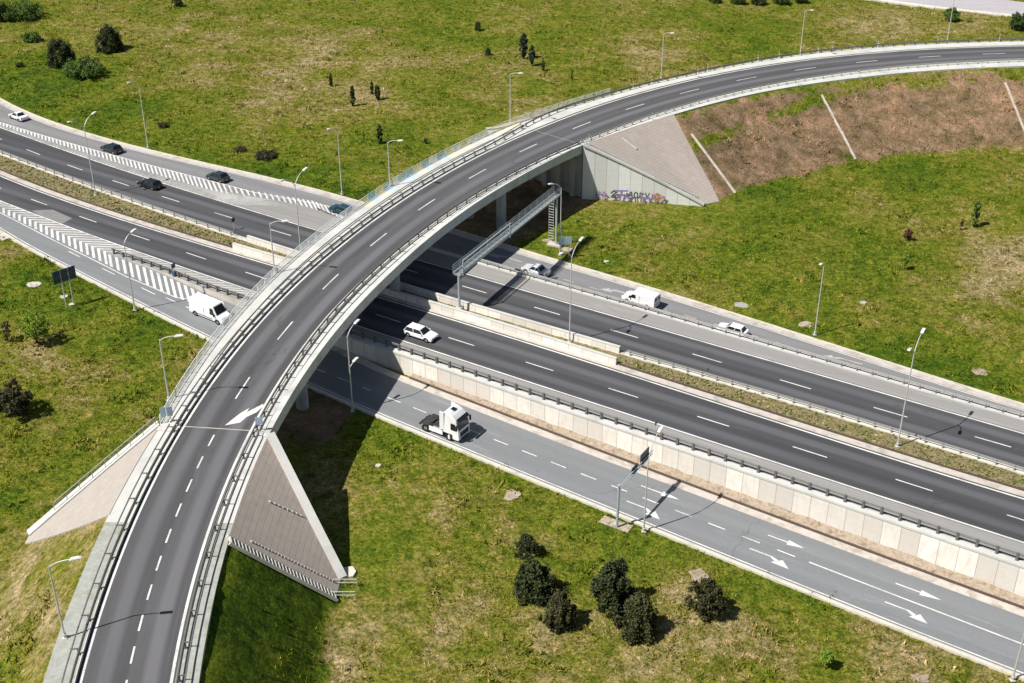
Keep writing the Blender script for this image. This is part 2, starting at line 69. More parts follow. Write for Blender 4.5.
def emb(x, y):   # height of the embankment of the overpass, None when outside it
    q, o = SO(x, y)
    e, W = (dL(q), WL(q)) if o > 0 else (dR(q), WR(q))
    g = G(x, y); d = abs(o) - e
    return lerp(ZD - .12, g, max(0, min(1, d / W))), q, o, d / W
# ---- mesh helpers --------------------------------------------------------
class MB:
    def __init__(self): self.v = []; self.f = []; self.uv = []; self.m = []
    def add(self, verts, faces, uv=None, mi=0):
        n = len(self.v); self.v += [tuple(map(float, p)) for p in verts]
        self.uv += list(uv) if uv is not None else [(p[0], p[1]) for p in verts]
        self.f += [tuple(i + n for i in f) for f in faces]; self.m += [mi] * len(faces); return self
    def box(self, c, s, rz=0, mi=0, rx=0, ry=0):
        M = Matrix.Translation(c) @ Matrix.Rotation(rz, 4, 'Z') @ Matrix.Rotation(ry, 4, 'Y') @ Matrix.Rotation(rx, 4, 'X')
        h = [k / 2 for k in s]
        vs = [M @ Vector((sx*h[0], sy*h[1], sz*h[2])) for sx in (-1, 1) for sy in (-1, 1) for sz in (-1, 1)]
        return self.add(vs, [(0,1,3,2),(4,6,7,5),(0,4,5,1),(2,3,7,6),(0,2,6,4),(1,5,7,3)], mi=mi)
    def bar(self, a, b, w, h=None, mi=0):
        a, b = Vector(a), Vector(b); d = b - a; h = h or w
        x = d.normalized(); up = Vector((0, 0, 1)) if abs(x.z) < .95 else Vector((0, 1, 0))
        y = up.cross(x).normalized(); z = x.cross(y)
        vs = [p + y*(sy*w/2) + z*(sz*h/2) for p in (a, b) for sy in (-1, 1) for sz in (-1, 1)]
        return self.add(vs, [(0,1,3,2),(4,6,7,5),(0,4,5,1),(2,3,7,6),(0,2,6,4),(1,5,7,3)], mi=mi)
    def tube(self, pts, rad, n=8, mi=0):
        pts = [Vector(p) for p in pts]; rr = rad if isinstance(rad, (list, tuple)) else [rad]*len(pts)
        rings = []
        for i, p in enumerate(pts):
            d = (pts[min(i+1, len(pts)-1)] - pts[max(i-1, 0)]).normalized()
            up = Vector((0, 0, 1)) if abs(d.z) < .9 else Vector((1, 0, 0))
            a = d.cross(up).normalized(); b = d.cross(a)
            rings += [p + (a*math.cos(2*math.pi*k/n) + b*math.sin(2*math.pi*k/n))*rr[i] for k in range(n)]
        fs = [(i*n+k, i*n+(k+1) % n, (i+1)*n+(k+1) % n, (i+1)*n+k) for i in range(len(pts)-1) for k in range(n)]
        fs += [tuple(range(n)), tuple(range((len(pts)-1)*n, len(pts)*n))[::-1]]
        return self.add(rings, fs, mi=mi)
    def prism(self, poly, z0, z1, mi=0):    # poly in xy; z1 may be a list (a sloping top)
        n = len(poly); z1s = z1 if isinstance(z1, (list, tuple)) else [z1]*n
        vs = [(x, y, z0) for x, y in poly] + [(x, y, z1s[i]) for i, (x, y) in enumerate(poly)]
        return self.add(vs, [tuple(range(n))[::-1], tuple(range(n, 2*n))] + [(i, (i+1) % n, n+(i+1) % n, n+i) for i in range(n)], mi=mi)
    def side(self, prof, y0, y1, taper=None, mi=0):   # prof in xz, extruded across y
        n = len(prof); t0 = taper or (lambda x, z: 1.0)
        vs = [(x, y0*t0(x, z), z) for x, z in prof] + [(x, y1*t0(x, z), z) for x, z in prof]
        return self.add(vs, [tuple(range(n)), tuple(range(n, 2*n))[::-1]] + [(i, n+i, n+(i+1) % n, (i+1) % n) for i in range(n)], mi=mi)
    def build(self, name, mat, parent=None, smooth_=False, bevel=0, fix=True, segs=2):
        me = bpy.data.meshes.new(name); me.from_pydata(self.v, [], self.f)
        uvl = me.uv_layers.new(name='UVMap')
        li = np.zeros(len(me.loops), dtype=np.int32); me.loops.foreach_get('vertex_index', li)
        uvl.data.foreach_set('uv', np.array(self.uv, dtype=np.float32)[li].ravel())
        mats = mat if isinstance(mat, (list, tuple)) else [mat]
        for m_ in mats: me.materials.append(m_)
        if len(mats) > 1: me.polygons.foreach_set('material_index', np.array(self.m, dtype=np.int32))
        if fix:
            bm = bmesh.new(); bm.from_mesh(me); bmesh.ops.recalc_face_normals(bm, faces=bm.faces); bm.to_mesh(me); bm.free()
        if smooth_: me.polygons.foreach_set('use_smooth', [True]*len(me.polygons))
        o = bpy.data.objects.new(name, me); COL.objects.link(o)
        if parent is not None: o.parent = parent
        if bevel:
            b = o.modifiers.new('bevel', 'BEVEL'); b.width = bevel; b.segments = segs; b.limit_method = 'ANGLE'; b.angle_limit = R(35); b.harden_normals = False
        return o
def tag(o, label=None, cat=None, group=None, kind=None):
    if label: o['label'] = label
    if cat: o['category'] = cat
    if group: o['group'] = group
    if kind: o['kind'] = kind
    return o
def empty(name, loc, rz=0):
    o = bpy.data.objects.new(name, None); COL.objects.link(o); o.location = loc; o.rotation_euler = (0, 0, rz); o.empty_display_size = .3
    return o
def dup(o, parent=None, **kw):
    c = o.copy(); COL.objects.link(c)
    if parent is not None: c.parent = parent
    for ch in list(o.children): dup(ch, c)
    return c
def frange(a, b, st):
    n = max(1, int(round((b - a) / st))); return [a + (b - a) * i / n for i in range(n + 1)]
def sheet(mb, F, a, b, q0, q1, z, step=2.5, nt=1, mi=0):
    qs = frange(q0, q1, step); vs = []; uv = []
    for q in qs:
        ta, tb = (a(q) if callable(a) else a), (b(q) if callable(b) else b)
        for k in range(nt + 1):
            t = lerp(ta, tb, k / nt); x, y = F(q, t); vs.append((x, y, z(q, t) if callable(z) else z)); uv.append((q, t))
    m = nt + 1
    mb.add(vs, [(i*m+k, (i+1)*m+k, (i+1)*m+k+1, i*m+k+1) for i in range(len(qs)-1) for k in range(nt)], uv, mi)
def sweep(mb, F, prof, q0, q1, step=2.5, mi=0):
    """prof(q) -> closed list of (offset, z)"""
    qs = frange(q0, q1, step); vs = []; uv = []
    for q in qs:
        pr = prof(q); n = len(pr)
        for t, z in pr: x, y = F(q, t); vs.append((x, y, z)); uv.append((q, z))
    fs = [(i*n+k, i*n+(k+1) % n, (i+1)*n+(k+1) % n, (i+1)*n+k) for i in range(len(qs)-1) for k in range(n)]
    fs += [tuple(range(n)), tuple(range((len(qs)-1)*n, len(qs)*n))[::-1]]
    mb.add(vs, fs, uv, mi)
def rect(t0, t1, z0, z1): return [(t0, z0), (t1, z0), (t1, z1), (t0, z1)]
# ---- materials -----------------------------------------------------------
def nt_mat(name, rough=.85, spec=.3):
    m = bpy.data.materials.new(name); m.use_nodes = True; t = m.node_tree; b = t.nodes['Principled BSDF']
    b.inputs['Roughness'].default_value = rough; b.inputs['Specular IOR Level'].default_value = spec
    return m, t, b
def nd(t, kind, **kw):
    n = t.nodes.new(kind)
    for k, v in kw.items(): setattr(n, k, v)
    return n
def coords(t, mode='pos', scale=(1, 1, 1), rz=0):
    src = nd(t, 'ShaderNodeNewGeometry').outputs['Position'] if mode == 'pos' else nd(t, 'ShaderNodeUVMap', uv_map='UVMap').outputs['UV'] if mode == 'uv' else nd(t, 'ShaderNodeTexCoord').outputs['Object']
    mp = nd(t, 'ShaderNodeMapping'); mp.inputs['Scale'].default_value = scale; mp.inputs['Rotation'].default_value = (0, 0, rz)
    t.links.new(src, mp.inputs['Vector']); return mp.outputs['Vector']
def fbm(t, vec, sc, det=4, ro=.6, dist=0):
    n = nd(t, 'ShaderNodeTexNoise'); n.inputs['Scale'].default_value = sc; n.inputs['Detail'].default_value = det; n.inputs['Roughness'].default_value = ro; n.inputs['Distortion'].default_value = dist
    t.links.new(vec, n.inputs['Vector']); return n.outputs['Fac']
def ramp(t, fac, stops):
    r = nd(t, 'ShaderNodeValToRGB'); el = r.color_ramp.elements
    while len(el) < len(stops): el.new(.5)
    for e, (p, c) in zip(el, stops): e.position = p; e.color = (*c, 1) if len(c) == 3 else c
    t.links.new(fac, r.inputs['Fac']); return r.outputs['Color']
def mix(t, fac, a, b, mode='MIX'):
    m = nd(t, 'ShaderNodeMix', data_type='RGBA', blend_type=mode)
    for s, v in ((m.inputs[0], fac), (m.inputs[6], a), (m.inputs[7], b)):
        if hasattr(v, 'links') or hasattr(v, 'is_linked'): t.links.new(v, s)
        else: s.default_value = v if not isinstance(v, tuple) else ((*v, 1) if len(v) == 3 else v)
    return m.outputs[2]
def mth(t, op, a, b=None, c=None, clamp=False):
    m = nd(t, 'ShaderNodeMath', operation=op, use_clamp=clamp)
    for i, v in enumerate((a, b, c)):
        if v is None: continue
        if hasattr(v, 'is_linked'): t.links.new(v, m.inputs[i])
        else: m.inputs[i].default_value = v
    return m.outputs[0]
def bump(t, b, h, strength=.5, dist=.1):
    n = nd(t, 'ShaderNodeBump'); n.inputs['Strength'].default_value = strength; n.inputs['Distance'].default_value = dist
    t.links.new(h, n.inputs['Height']); t.links.new(n.outputs['Normal'], b.inputs['Normal'])
def mottled(name, c, var=.18, sc=1.2, rough=.85, stain=None, stain_sc=.25, fine=8, spec=.3, metal=0):
    m, t, b = nt_mat(name, rough, spec); v = coords(t)
    lo = tuple(k*(1-var) for k in c); hi = tuple(min(1, k*(1+var)) for k in c)
    col = ramp(t, fbm(t, v, sc, 5), [(.3, lo), (.7, hi)])
    col = mix(t, .35, col, ramp(t, fbm(t, v, fine, 3), [(.3, lo), (.7, hi)]))
    if stain:
        f = ramp(t, fbm(t, v, stain_sc, 6, .65, .4), [(.5, (0,0,0)), (.72, (1,1,1))]); col = mix(t, f, col, stain)
    t.links.new(col, b.inputs['Base Color']); b.inputs['Metallic'].default_value = metal
    return m
def asphalt(name, c, lanes, rough=.85, var=.12, track=.22, joint=None):
    """lanes: list of uv-v positions of lane centres with their half width, wear shown as bands along the traffic"""
    m, t, b = nt_mat(name, rough, .35)
    uv = nd(t, 'ShaderNodeUVMap', uv_map='UVMap'); sep = nd(t, 'ShaderNodeSeparateXYZ'); t.links.new(uv.outputs['UV'], sep.inputs[0])
    long_ = coords(t, 'uv', (.035, 2.2, 1)); long2 = coords(t, 'uv', (.012, .55, 1)); pos = coords(t)
    lo = tuple(k*(1-var) for k in c); hi = tuple(k*(1+var) for k in c)
    col = ramp(t, fbm(t, long_, 1.0, 5, .6), [(.3, lo), (.7, hi)])
    col = mix(t, .5, col, ramp(t, fbm(t, long2, 1.0, 3, .5), [(.35, tuple(k*(1-2*var) for k in c)), (.65, tuple(k*(1+2.2*var) for k in c))]))
    col = mix(t, .3, col, ramp(t, fbm(t, pos, 5, 4, .7), [(.3, tuple(k*.75 for k in c)), (.7, tuple(k*1.3 for k in c))]))
    fac = None
    for v0 in lanes:     # pale strip between the wheel tracks, polished darker tracks
        d = mth(t, 'ABSOLUTE', mth(t, 'SUBTRACT', sep.outputs['Y'], v0))
        w = mth(t, 'SMOOTH_MIN', mth(t, 'MULTIPLY', d, 1.0), 1.9, .1)
        g = nd(t, 'ShaderNodeMapRange', interpolation_type='SMOOTHSTEP'); g.inputs['From Min'].default_value = .25; g.inputs['From Max'].default_value = 1.0; g.inputs['To Min'].default_value = 1; g.inputs['To Max'].default_value = 0
        t.links.new(w, g.inputs['Value']); fac = g.outputs[0] if fac is None else mth(t, 'MAXIMUM', fac, g.outputs[0])
    if fac is not None:
        fac = mth(t, 'MULTIPLY', fac, mth(t, 'MULTIPLY', fbm(t, coords(t, 'uv', (.02, .2, 1)), 1.0, 3), 1.5), clamp=True)
        col = mix(t, mth(t, 'MULTIPLY', fac, track*3, clamp=True), col, tuple(k*(1.75) for k in c))
    # oil drips and sealed spots, rubber smears, thin sealed cracks
    sp = ramp(t, fbm(t, coords(t, 'uv', (.22, .9, 1)), 1.0, 6, .8, .6), [(.60, (0,0,0)), (.70, (.55,.55,.55))]); col = mix(t, sp, col, tuple(k*.6 for k in c))
    dust = ramp(t, fbm(t, coords(t, 'uv', (.06, .45, 1)), 1.0, 6, .75, .8), [(.56, (0,0,0)), (.74, (.5,.5,.5))]); col = mix(t, dust, col, tuple(min(.5, k*1.7+.02) for k in c))
    wv = nd(t, 'ShaderNodeTexVoronoi', feature='DISTANCE_TO_EDGE'); wv.inputs['Scale'].default_value = 1
    dv = nd(t, 'ShaderNodeVectorMath', operation='ADD'); t.links.new(coords(t, 'uv', (.03, .06, 1)), dv.inputs[0]); nz = nd(t, 'ShaderNodeTexNoise'); nz.inputs['Scale'].default_value = .5; nz.inputs['Detail'].default_value = 6; t.links.new(coords(t, 'uv', (1, 1, 1)), nz.inputs['Vector'])
    sc_ = nd(t, 'ShaderNodeVectorMath', operation='SCALE'); sc_.inputs['Scale'].default_value = .12; t.links.new(nz.outputs['Color'], sc_.inputs[0]); t.links.new(sc_.outputs[0], dv.inputs[1]); t.links.new(dv.outputs[0], wv.inputs['Vector'])
    ck = mth(t, 'MULTIPLY', ramp(t, wv.outputs['Distance'], [(.0, (1,1,1)), (.0035, (0,0,0))]), ramp(t, fbm(t, pos, .05, 2), [(.5, (0,0,0)), (.58, (.5,.5,.5))])); col = mix(t, ck, col, tuple(k*.45 for k in c))
    t.links.new(col, b.inputs['Base Color']); bump(t, b, fbm(t, pos, 14, 3), .15, .02)
    return m
M = {}
M['asphalt_main'] = asphalt('asphalt_main', (.062, .063, .069), [117.9, 121.8, 131.3, 135.2], track=.40, var=.24)
M['asphalt_over'] = asphalt('asphalt_overpass', (.080, .079, .084), [-1.9, 1.9], track=.38, var=.24)
M['asphalt_ramp'] = asphalt('asphalt_slip_road', (.195, .203, .212), [103.9, 107.6, 149], track=.05, var=.07)
M['asphalt_ramp_n'] = asphalt('asphalt_slip_road_north', (.20, .198, .205), [144.6, 148.6], track=.05, var=.07)
M['asphalt_shoulder'] = asphalt('asphalt_shoulder', (.27, .26, .25), [], var=.1)
M['asphalt_old'] = asphalt('asphalt_far', (.42, .40, .42), [], var=.06)
M['patch'] = mottled('asphalt_patch', (.22, .215, .215), .15, .8)
def paint(name, c, wear=.35):
    m, t, b = nt_mat(name, .6, .4); v = coords(t)
    f = ramp(t, mth(t, 'ADD', mth(t, 'MULTIPLY', fbm(t, v, 7, 6, .8), .6), mth(t, 'MULTIPLY', fbm(t, v, .35, 4), .4)), [(.42, (1,1,1)), (.53, (0,0,0))])
    col = mix(t, mth(t, 'MULTIPLY', f, wear), c, tuple(k*.35 for k in c)); t.links.new(col, b.inputs['Base Color']); return m
M['paint'] = paint('road_paint', (.74, .74, .71), .6); M['paint_worn'] = paint('worn_road_paint', (.52, .51, .49), .8)
M['concrete'] = mottled('concrete', (.50, .47, .42), .12, .6, stain=(.36, .33, .29), fine=5)
M['concrete_pale'] = mottled('pale_concrete', (.56, .56, .53), .10, .6, stain=(.42, .43, .41), fine=6)
M['concrete_deck'] = mottled('deck_concrete', (.42, .44, .44), .12, .5, stain=(.27, .30, .30), fine=4); M['edge_beam'] = mottled('pale_edge_beam_concrete', (.60, .61, .59), .10, .5, stain=(.38, .39, .37), fine=4)
M['pink_concrete'] = mottled('pinkish_gutter_concrete', (.52, .475, .43), .16, 1.2, stain=(.30, .26, .21), stain_sc=.5)
M['kerb'] = mottled('kerb_stone', (.60, .57, .50), .12, 1.5, stain=(.42, .38, .32), stain_sc=.6)
M['gravel'] = mottled('grey_gravel_shoulder', (.36, .37, .34), .25, 2.5, fine=16, stain=(.27, .27, .20), stain_sc=.7)
M['soil'] = mottled('dry_soil', (.34, .275, .21), .35, 3, fine=12, stain=(.15, .115, .06), stain_sc=1.4)
M['median_soil'] = mottled('weedy_soil', (.21, .175, .09), .5, 2.2, fine=9, stain=(.085, .11, .025), stain_sc=.5); M['drain'] = mottled('dark_brown_strip', (.085, .060, .048), .3, 3)  # last entry is a plain dark brown mottle for strips and the stair bed
def wall_mat(name, c, stain):
    m, t, b = nt_mat(name, .85, .3); uv = nd(t, 'ShaderNodeUVMap', uv_map='UVMap'); sep = nd(t, 'ShaderNodeSeparateXYZ'); t.links.new(uv.outputs['UV'], sep.inputs[0])
    v = coords(t)
    w = mth(t, 'PINGPONG', mth(t, 'ADD', sep.outputs['X'], 400), 1.0)
    vs = ramp(t, fbm(t, coords(t, 'uv', (2.6, .22, 1)), 1.0, 5, .7), [(.48, (0,0,0)), (.72, (.75,.75,.75))]); j = ramp(t, w, [(0, (1,1,1)), (.06, (0,0,0))])
    cell = mth(t, 'FLOOR', mth(t, 'DIVIDE', mth(t, 'ADD', sep.outputs['X'], 400), 2.0))
    wn = nd(t, 'ShaderNodeTexWhiteNoise', noise_dimensions='1D'); t.links.new(cell, wn.inputs['W'])
    row = mth(t, 'PINGPONG', mth(t, 'ADD', sep.outputs['Y'], 20), .6); jr = ramp(t, row, [(0, (.35,.35,.35)), (.03, (0,0,0))])
    col = ramp(t, wn.outputs['Value'], [(0, tuple(k*.74 for k in c)), (1, tuple(min(.85, k*1.08) for k in c))])
    st = ramp(t, fbm(t, coords(t, 'pos', (1.1, 1.1, .45)), 1.1, 6, .7, .5), [(.45, (0,0,0)), (.75, (.8,.8,.8))])
    col = mix(t, st, col, stain); col = mix(t, mth(t, 'MULTIPLY', vs, .38), col, tuple(k*.8 for k in stain)); col = mix(t, mth(t, 'MULTIPLY', j, .8), col, (.24, .22, .20)); col = mix(t, jr, col, (.3, .28, .25))
    t.links.new(col, b.inputs['Base Color']); return m
M['wall'] = wall_mat('panelled_retaining_wall', (.80, .76, .70), (.64, .54, .45)); M['wall_pale'] = wall_mat('pale_wing_wall', (.78, .79, .77), (.66, .65, .61))
def pavers(name, c):
    m, t, b = nt_mat(name, .9, .2); uv = coords(t, 'uv')
    br = nd(t, 'ShaderNodeTexBrick'); br.inputs['Scale'].default_value = 1.0; br.inputs['Brick Width'].default_value = .5; br.inputs['Row Height'].default_value = .5; br.inputs['Mortar Size'].default_value = .025
    br.inputs['Color1'].default_value = (*c, 1); br.inputs['Color2'].default_value = (*[k*.92 for k in c], 1); br.inputs['Mortar'].default_value = (*[k*.5 for k in c], 1); t.links.new(uv, br.inputs['Vector'])
    col = mix(t, .45, br.outputs['Color'], ramp(t, fbm(t, coords(t), .9, 6, .65), [(.3, tuple(k*.82 for k in c)), (.7, tuple(k*1.16 for k in c))]))
    t.links.new(col, b.inputs['Base Color']); bump(t, b, br.outputs['Fac'], -.3, .03); return m
M['pavers'] = pavers('slope_pavers_brown', (.72, .60, .51)); M['pavers_dark'] = pavers('slope_pavers_grey_brown', (.42, .365, .325)); M['pavers_pale'] = pavers('slope_pavers_pale', (.43, .39, .35))
def metal(name, c, rough=.45, met=.7, var=.12):
    m = mottled(name, c, var, 3, rough, fine=9, spec=.5, metal=met); return m
M['rail_dark'] = metal('weathered_guardrail_steel', (.16, .155, .15), .6, .3, .25); M['rail'] = metal('galvanised_guardrail', (.42, .42, .40), .5, .35)
M['rail_mid'] = metal('dull_guardrail', (.26, .25, .24), .6, .3, .25); M['galv'] = metal('galvanised_steel', (.62, .62, .60), .45, .35); M['gantry'] = metal('pale_blue_grey_gantry_steel', (.44, .50, .53), .45, .25)
M['lamp_head'] = metal('white_lamp_housing', (.72, .72, .70), .4, .1); M['lamp_glass'] = mottled('lamp_glass', (.5, .52, .52), .05, 4, .15, spec=.6)
M['sign_back'] = metal('dark_sign_back', (.05, .085, .135), .5, .2); M['sign_teal'] = metal('pale_teal_sign_back', (.36, .50, .52), .5, .2); M['sign_green'] = metal('dark_teal_sign_back', (.035, .085, .095), .5, .2); M['sign_blue'] = metal('pale_blue_sign', (.34, .42, .55), .5, .1)
M['white'] = mottled('white_plastic', (.78, .78, .76), .04, 3); M['red'] = mottled('red_reflector', (.5, .05, .04), .1, 3)
def carpaint(name, c, rough=.3, met=0.0):
    m, t, b = nt_mat(name, rough, .5); v = coords(t, 'obj')
    col = ramp(t, fbm(t, v, 2.5, 4), [(.3, tuple(k*.94 for k in c)), (.7, tuple(min(1, k*1.04) for k in c))])
    t.links.new(col, b.inputs['Base Color']); b.inputs['Metallic'].default_value = met; b.inputs['Coat Weight'].default_value = .5; b.inputs['Coat Roughness'].default_value = .08; return m
M['car_white'] = carpaint('white_car_paint', (.80, .81, .82)); M['car_black'] = carpaint('black_car_paint', (.012, .012, .015)); M['car_dark'] = carpaint('dark_grey_green_car_paint', (.022, .026, .031), .3, .2); M['car_green'] = carpaint('dark_green_grey_car_paint', (.03, .044, .048), .3, .2)
M['car_teal'] = carpaint('petrol_blue_car_paint', (.02, .075, .10), .3, .2); M['car_silver'] = carpaint('silver_blue_car_paint', (.62, .68, .70), .3, .1)
M['glass'] = mottled('dark_car_glass', (.012, .018, .022), .1, 2, .08, spec=.7); M['tyre'] = mottled('tyre_rubber', (.018, .018, .018), .2, 6, .9); M['rim'] = metal('wheel_rim', (.45, .45, .46), .35, .6)
M['headlight'] = mottled('headlight_glass', (.65, .68, .70), .05, 4, .15, spec=.7); M['taillight'] = mottled('taillight_glass', (.35, .02, .02), .05, 4, .25); M['trim'] = mottled('black_plastic_trim', (.03, .03, .032), .2, 5, .7); M['plate'] = mottled('number_plate', (.7, .7, .68), .05, 6)
M['chassis'] = mottled('dark_chassis', (.045, .043, .045), .35, 4, .7)
M['bark'] = mottled('bark', (.10, .07, .045), .3, 6)
def leaf(name, c, c2, rough=.75):
    m, t, b = nt_mat(name, rough, .25)
    g = nd(t, 'ShaderNodeNewGeometry'); col = ramp(t, g.outputs['Random Per Island'], [(0, c), (.65, tuple((a+b_)/2 for a, b_ in zip(c, c2))), (1, c2)])
    t.links.new(col, b.inputs['Base Color']); return m
M['leaf_dark'] = leaf('dark_cypress_foliage', (.012, .022, .006), (.085, .10, .035)); M['leaf_olive'] = leaf('olive_cypress_foliage', (.015, .020, .006), (.115, .112, .042)); M['leaf_green'] = leaf('bright_green_leaves', (.06, .12, .018), (.15, .22, .045))
M['leaf_mid'] = leaf('mid_green_leaves', (.035, .07, .015), (.09, .13, .035)); M['leaf_lime'] = leaf('lime_green_leaves', (.14, .24, .02), (.22, .30, .04)); M['leaf_twig'] = leaf('dark_twiggy_foliage', (.035, .034, .018), (.11, .10, .045)); M['leaf_red'] = leaf('reddish_leaves', (.12, .05, .03), (.22, .11, .06)); M['leaf_pine'] = leaf('bluish_pine_needles', (.018, .04, .022), (.05, .085, .05))
# grass: real colour differences come from the vertex attributes (dry, lush, brown)
def grass_mat(name='meadow_grass', tuft=False):
    m, t, b = nt_mat(name, .95, .1)
    at = {k: nd(t, 'ShaderNodeAttribute', attribute_name=k).outputs['Fac'] for k in ('dry', 'lush', 'brown')}
    v = coords(t)
    n1 = fbm(t, v, .035, 6, .62, .6); n2 = fbm(t, v, .16, 6, .68, .5); n3 = fbm(t, v, .75, 6, .72, .3); n4 = fbm(t, v, 3.0, 4, .75)
    dryf = mth(t, 'ADD', mth(t, 'MULTIPLY', n1, .5), mth(t, 'MULTIPLY', n2, .5))
    dryf = mth(t, 'ADD', dryf, mth(t, 'MULTIPLY', mth(t, 'SUBTRACT', n3, .5), .5))
    dryf = mth(t, 'ADD', dryf, mth(t, 'MULTIPLY', at['dry'], .14)); dryf = mth(t, 'SUBTRACT', dryf, mth(t, 'MULTIPLY', at['lush'], .12))
    col = ramp(t, dryf, [(.27, (.050, .098, .007)), (.38, (.088, .136, .009)), (.47, (.138, .166, .014)), (.55, (.190, .182, .032)), (.63, (.275, .228, .092)), (.75, (.41, .33, .20))])
    dk = ramp(t, n3, [(.30, (.50,.54,.50)), (.48, (1,1,1)), (.70, (1.22,1.18,1.12))]); col = mix(t, 1.0, col, dk, 'MULTIPLY')
    n5 = fbm(t, v, 1.6, 5, .8, .5); col = mix(t, 1.0, col, ramp(t, n5, [(.34, (.52,.60,.5)), (.5, (1,1,1)), (.64, (1.45,1.32,1.6))]), 'MULTIPLY')
    n6 = fbm(t, v, 7.0, 3, .8); col = mix(t, 1.0, col, ramp(t, n6, [(.32, (.55,.58,.5)), (.5, (1,1,1)), (.68, (1.5,1.45,1.5))]), 'MULTIPLY')
    dk = ramp(t, n4, [(.33, (.50,.53,.48)), (.5, (1,1,1)), (.68, (1.45,1.4,1.35))]); col = mix(t, 1.0, col, dk, 'MULTIPLY')
    mps = coords(t, 'pos', (.5, .5, .5)); brc = ramp(t, fbm(t, v, .5, 6, .75, .4), [(.3, (.105, .105, .032)), (.42, (.205, .145, .075)), (.55, (.285, .190, .118)), (.72, (.42, .30, .20))])
    brc = mix(t, 1.0, brc, ramp(t, n2, [(.35, (.62,.66,.6)), (.5, (1,1,1)), (.65, (1.3,1.22,1.2))]), 'MULTIPLY'); brc = mix(t, 1.0, brc, ramp(t, n4, [(.3, (.6,.6,.6)), (.7, (1.35,1.35,1.35))]), 'MULTIPLY')
    bf = mth(t, 'ADD', at['brown'], mth(t, 'MULTIPLY', mth(t, 'SUBTRACT', mth(t, 'ADD', mth(t, 'MULTIPLY', n2, .6), mth(t, 'MULTIPLY', n3, .4)), .5), 3.6)); bf = mth(t, 'MULTIPLY', bf, mth(t, 'GREATER_THAN', at['brown'], .02))
    col = mix(t, ramp(t, bf, [(.35, (0,0,0)), (.6, (1,1,1))]), col, brc)
    if tuft:
        gi = nd(t, 'ShaderNodeNewGeometry').outputs['Random Per Island']; col = mix(t, 1.0, col, ramp(t, gi, [(0, (.6,.66,.6)), (.55, (1.05,1.08,1)), (.85, (1.5,1.4,1.5)), (1, (2.1,1.8,2.4))]), 'MULTIPLY'); t.links.new(col, b.inputs['Base Color']); return m
    t.links.new(col, b.inputs['Base Color'])
    bump(t, b, mth(t, 'ADD', mth(t, 'MULTIPLY', n3, .8), mth(t, 'ADD', mth(t, 'MULTIPLY', n4, .8), mth(t, 'MULTIPLY', n6, .4))), .9, .35); return m
M['grass'] = grass_mat(); M['grass_blades'] = grass_mat('meadow_grass_blades', True)
def tuft_mat():
    m, t, b = nt_mat('grass_tufts', .9, .15)
    g = nd(t, 'ShaderNodeNewGeometry'); at = nd(t, 'ShaderNodeAttribute', attribute_name='dry').outputs['Fac']
    f = mth(t, 'ADD', mth(t, 'MULTIPLY', g.outputs['Random Per Island'], .72), mth(t, 'MULTIPLY', at, .40))
    col = ramp(t, f, [(0, (.036, .078, .008)), (.38, (.078, .110, .012)), (.58, (.155, .145, .032)), (.72, (.26, .215, .09)), (.9, (.38, .31, .17))]); t.links.new(col, b.inputs['Base Color']); return m
M['tuft'] = tuft_mat()
V = DATA['V']
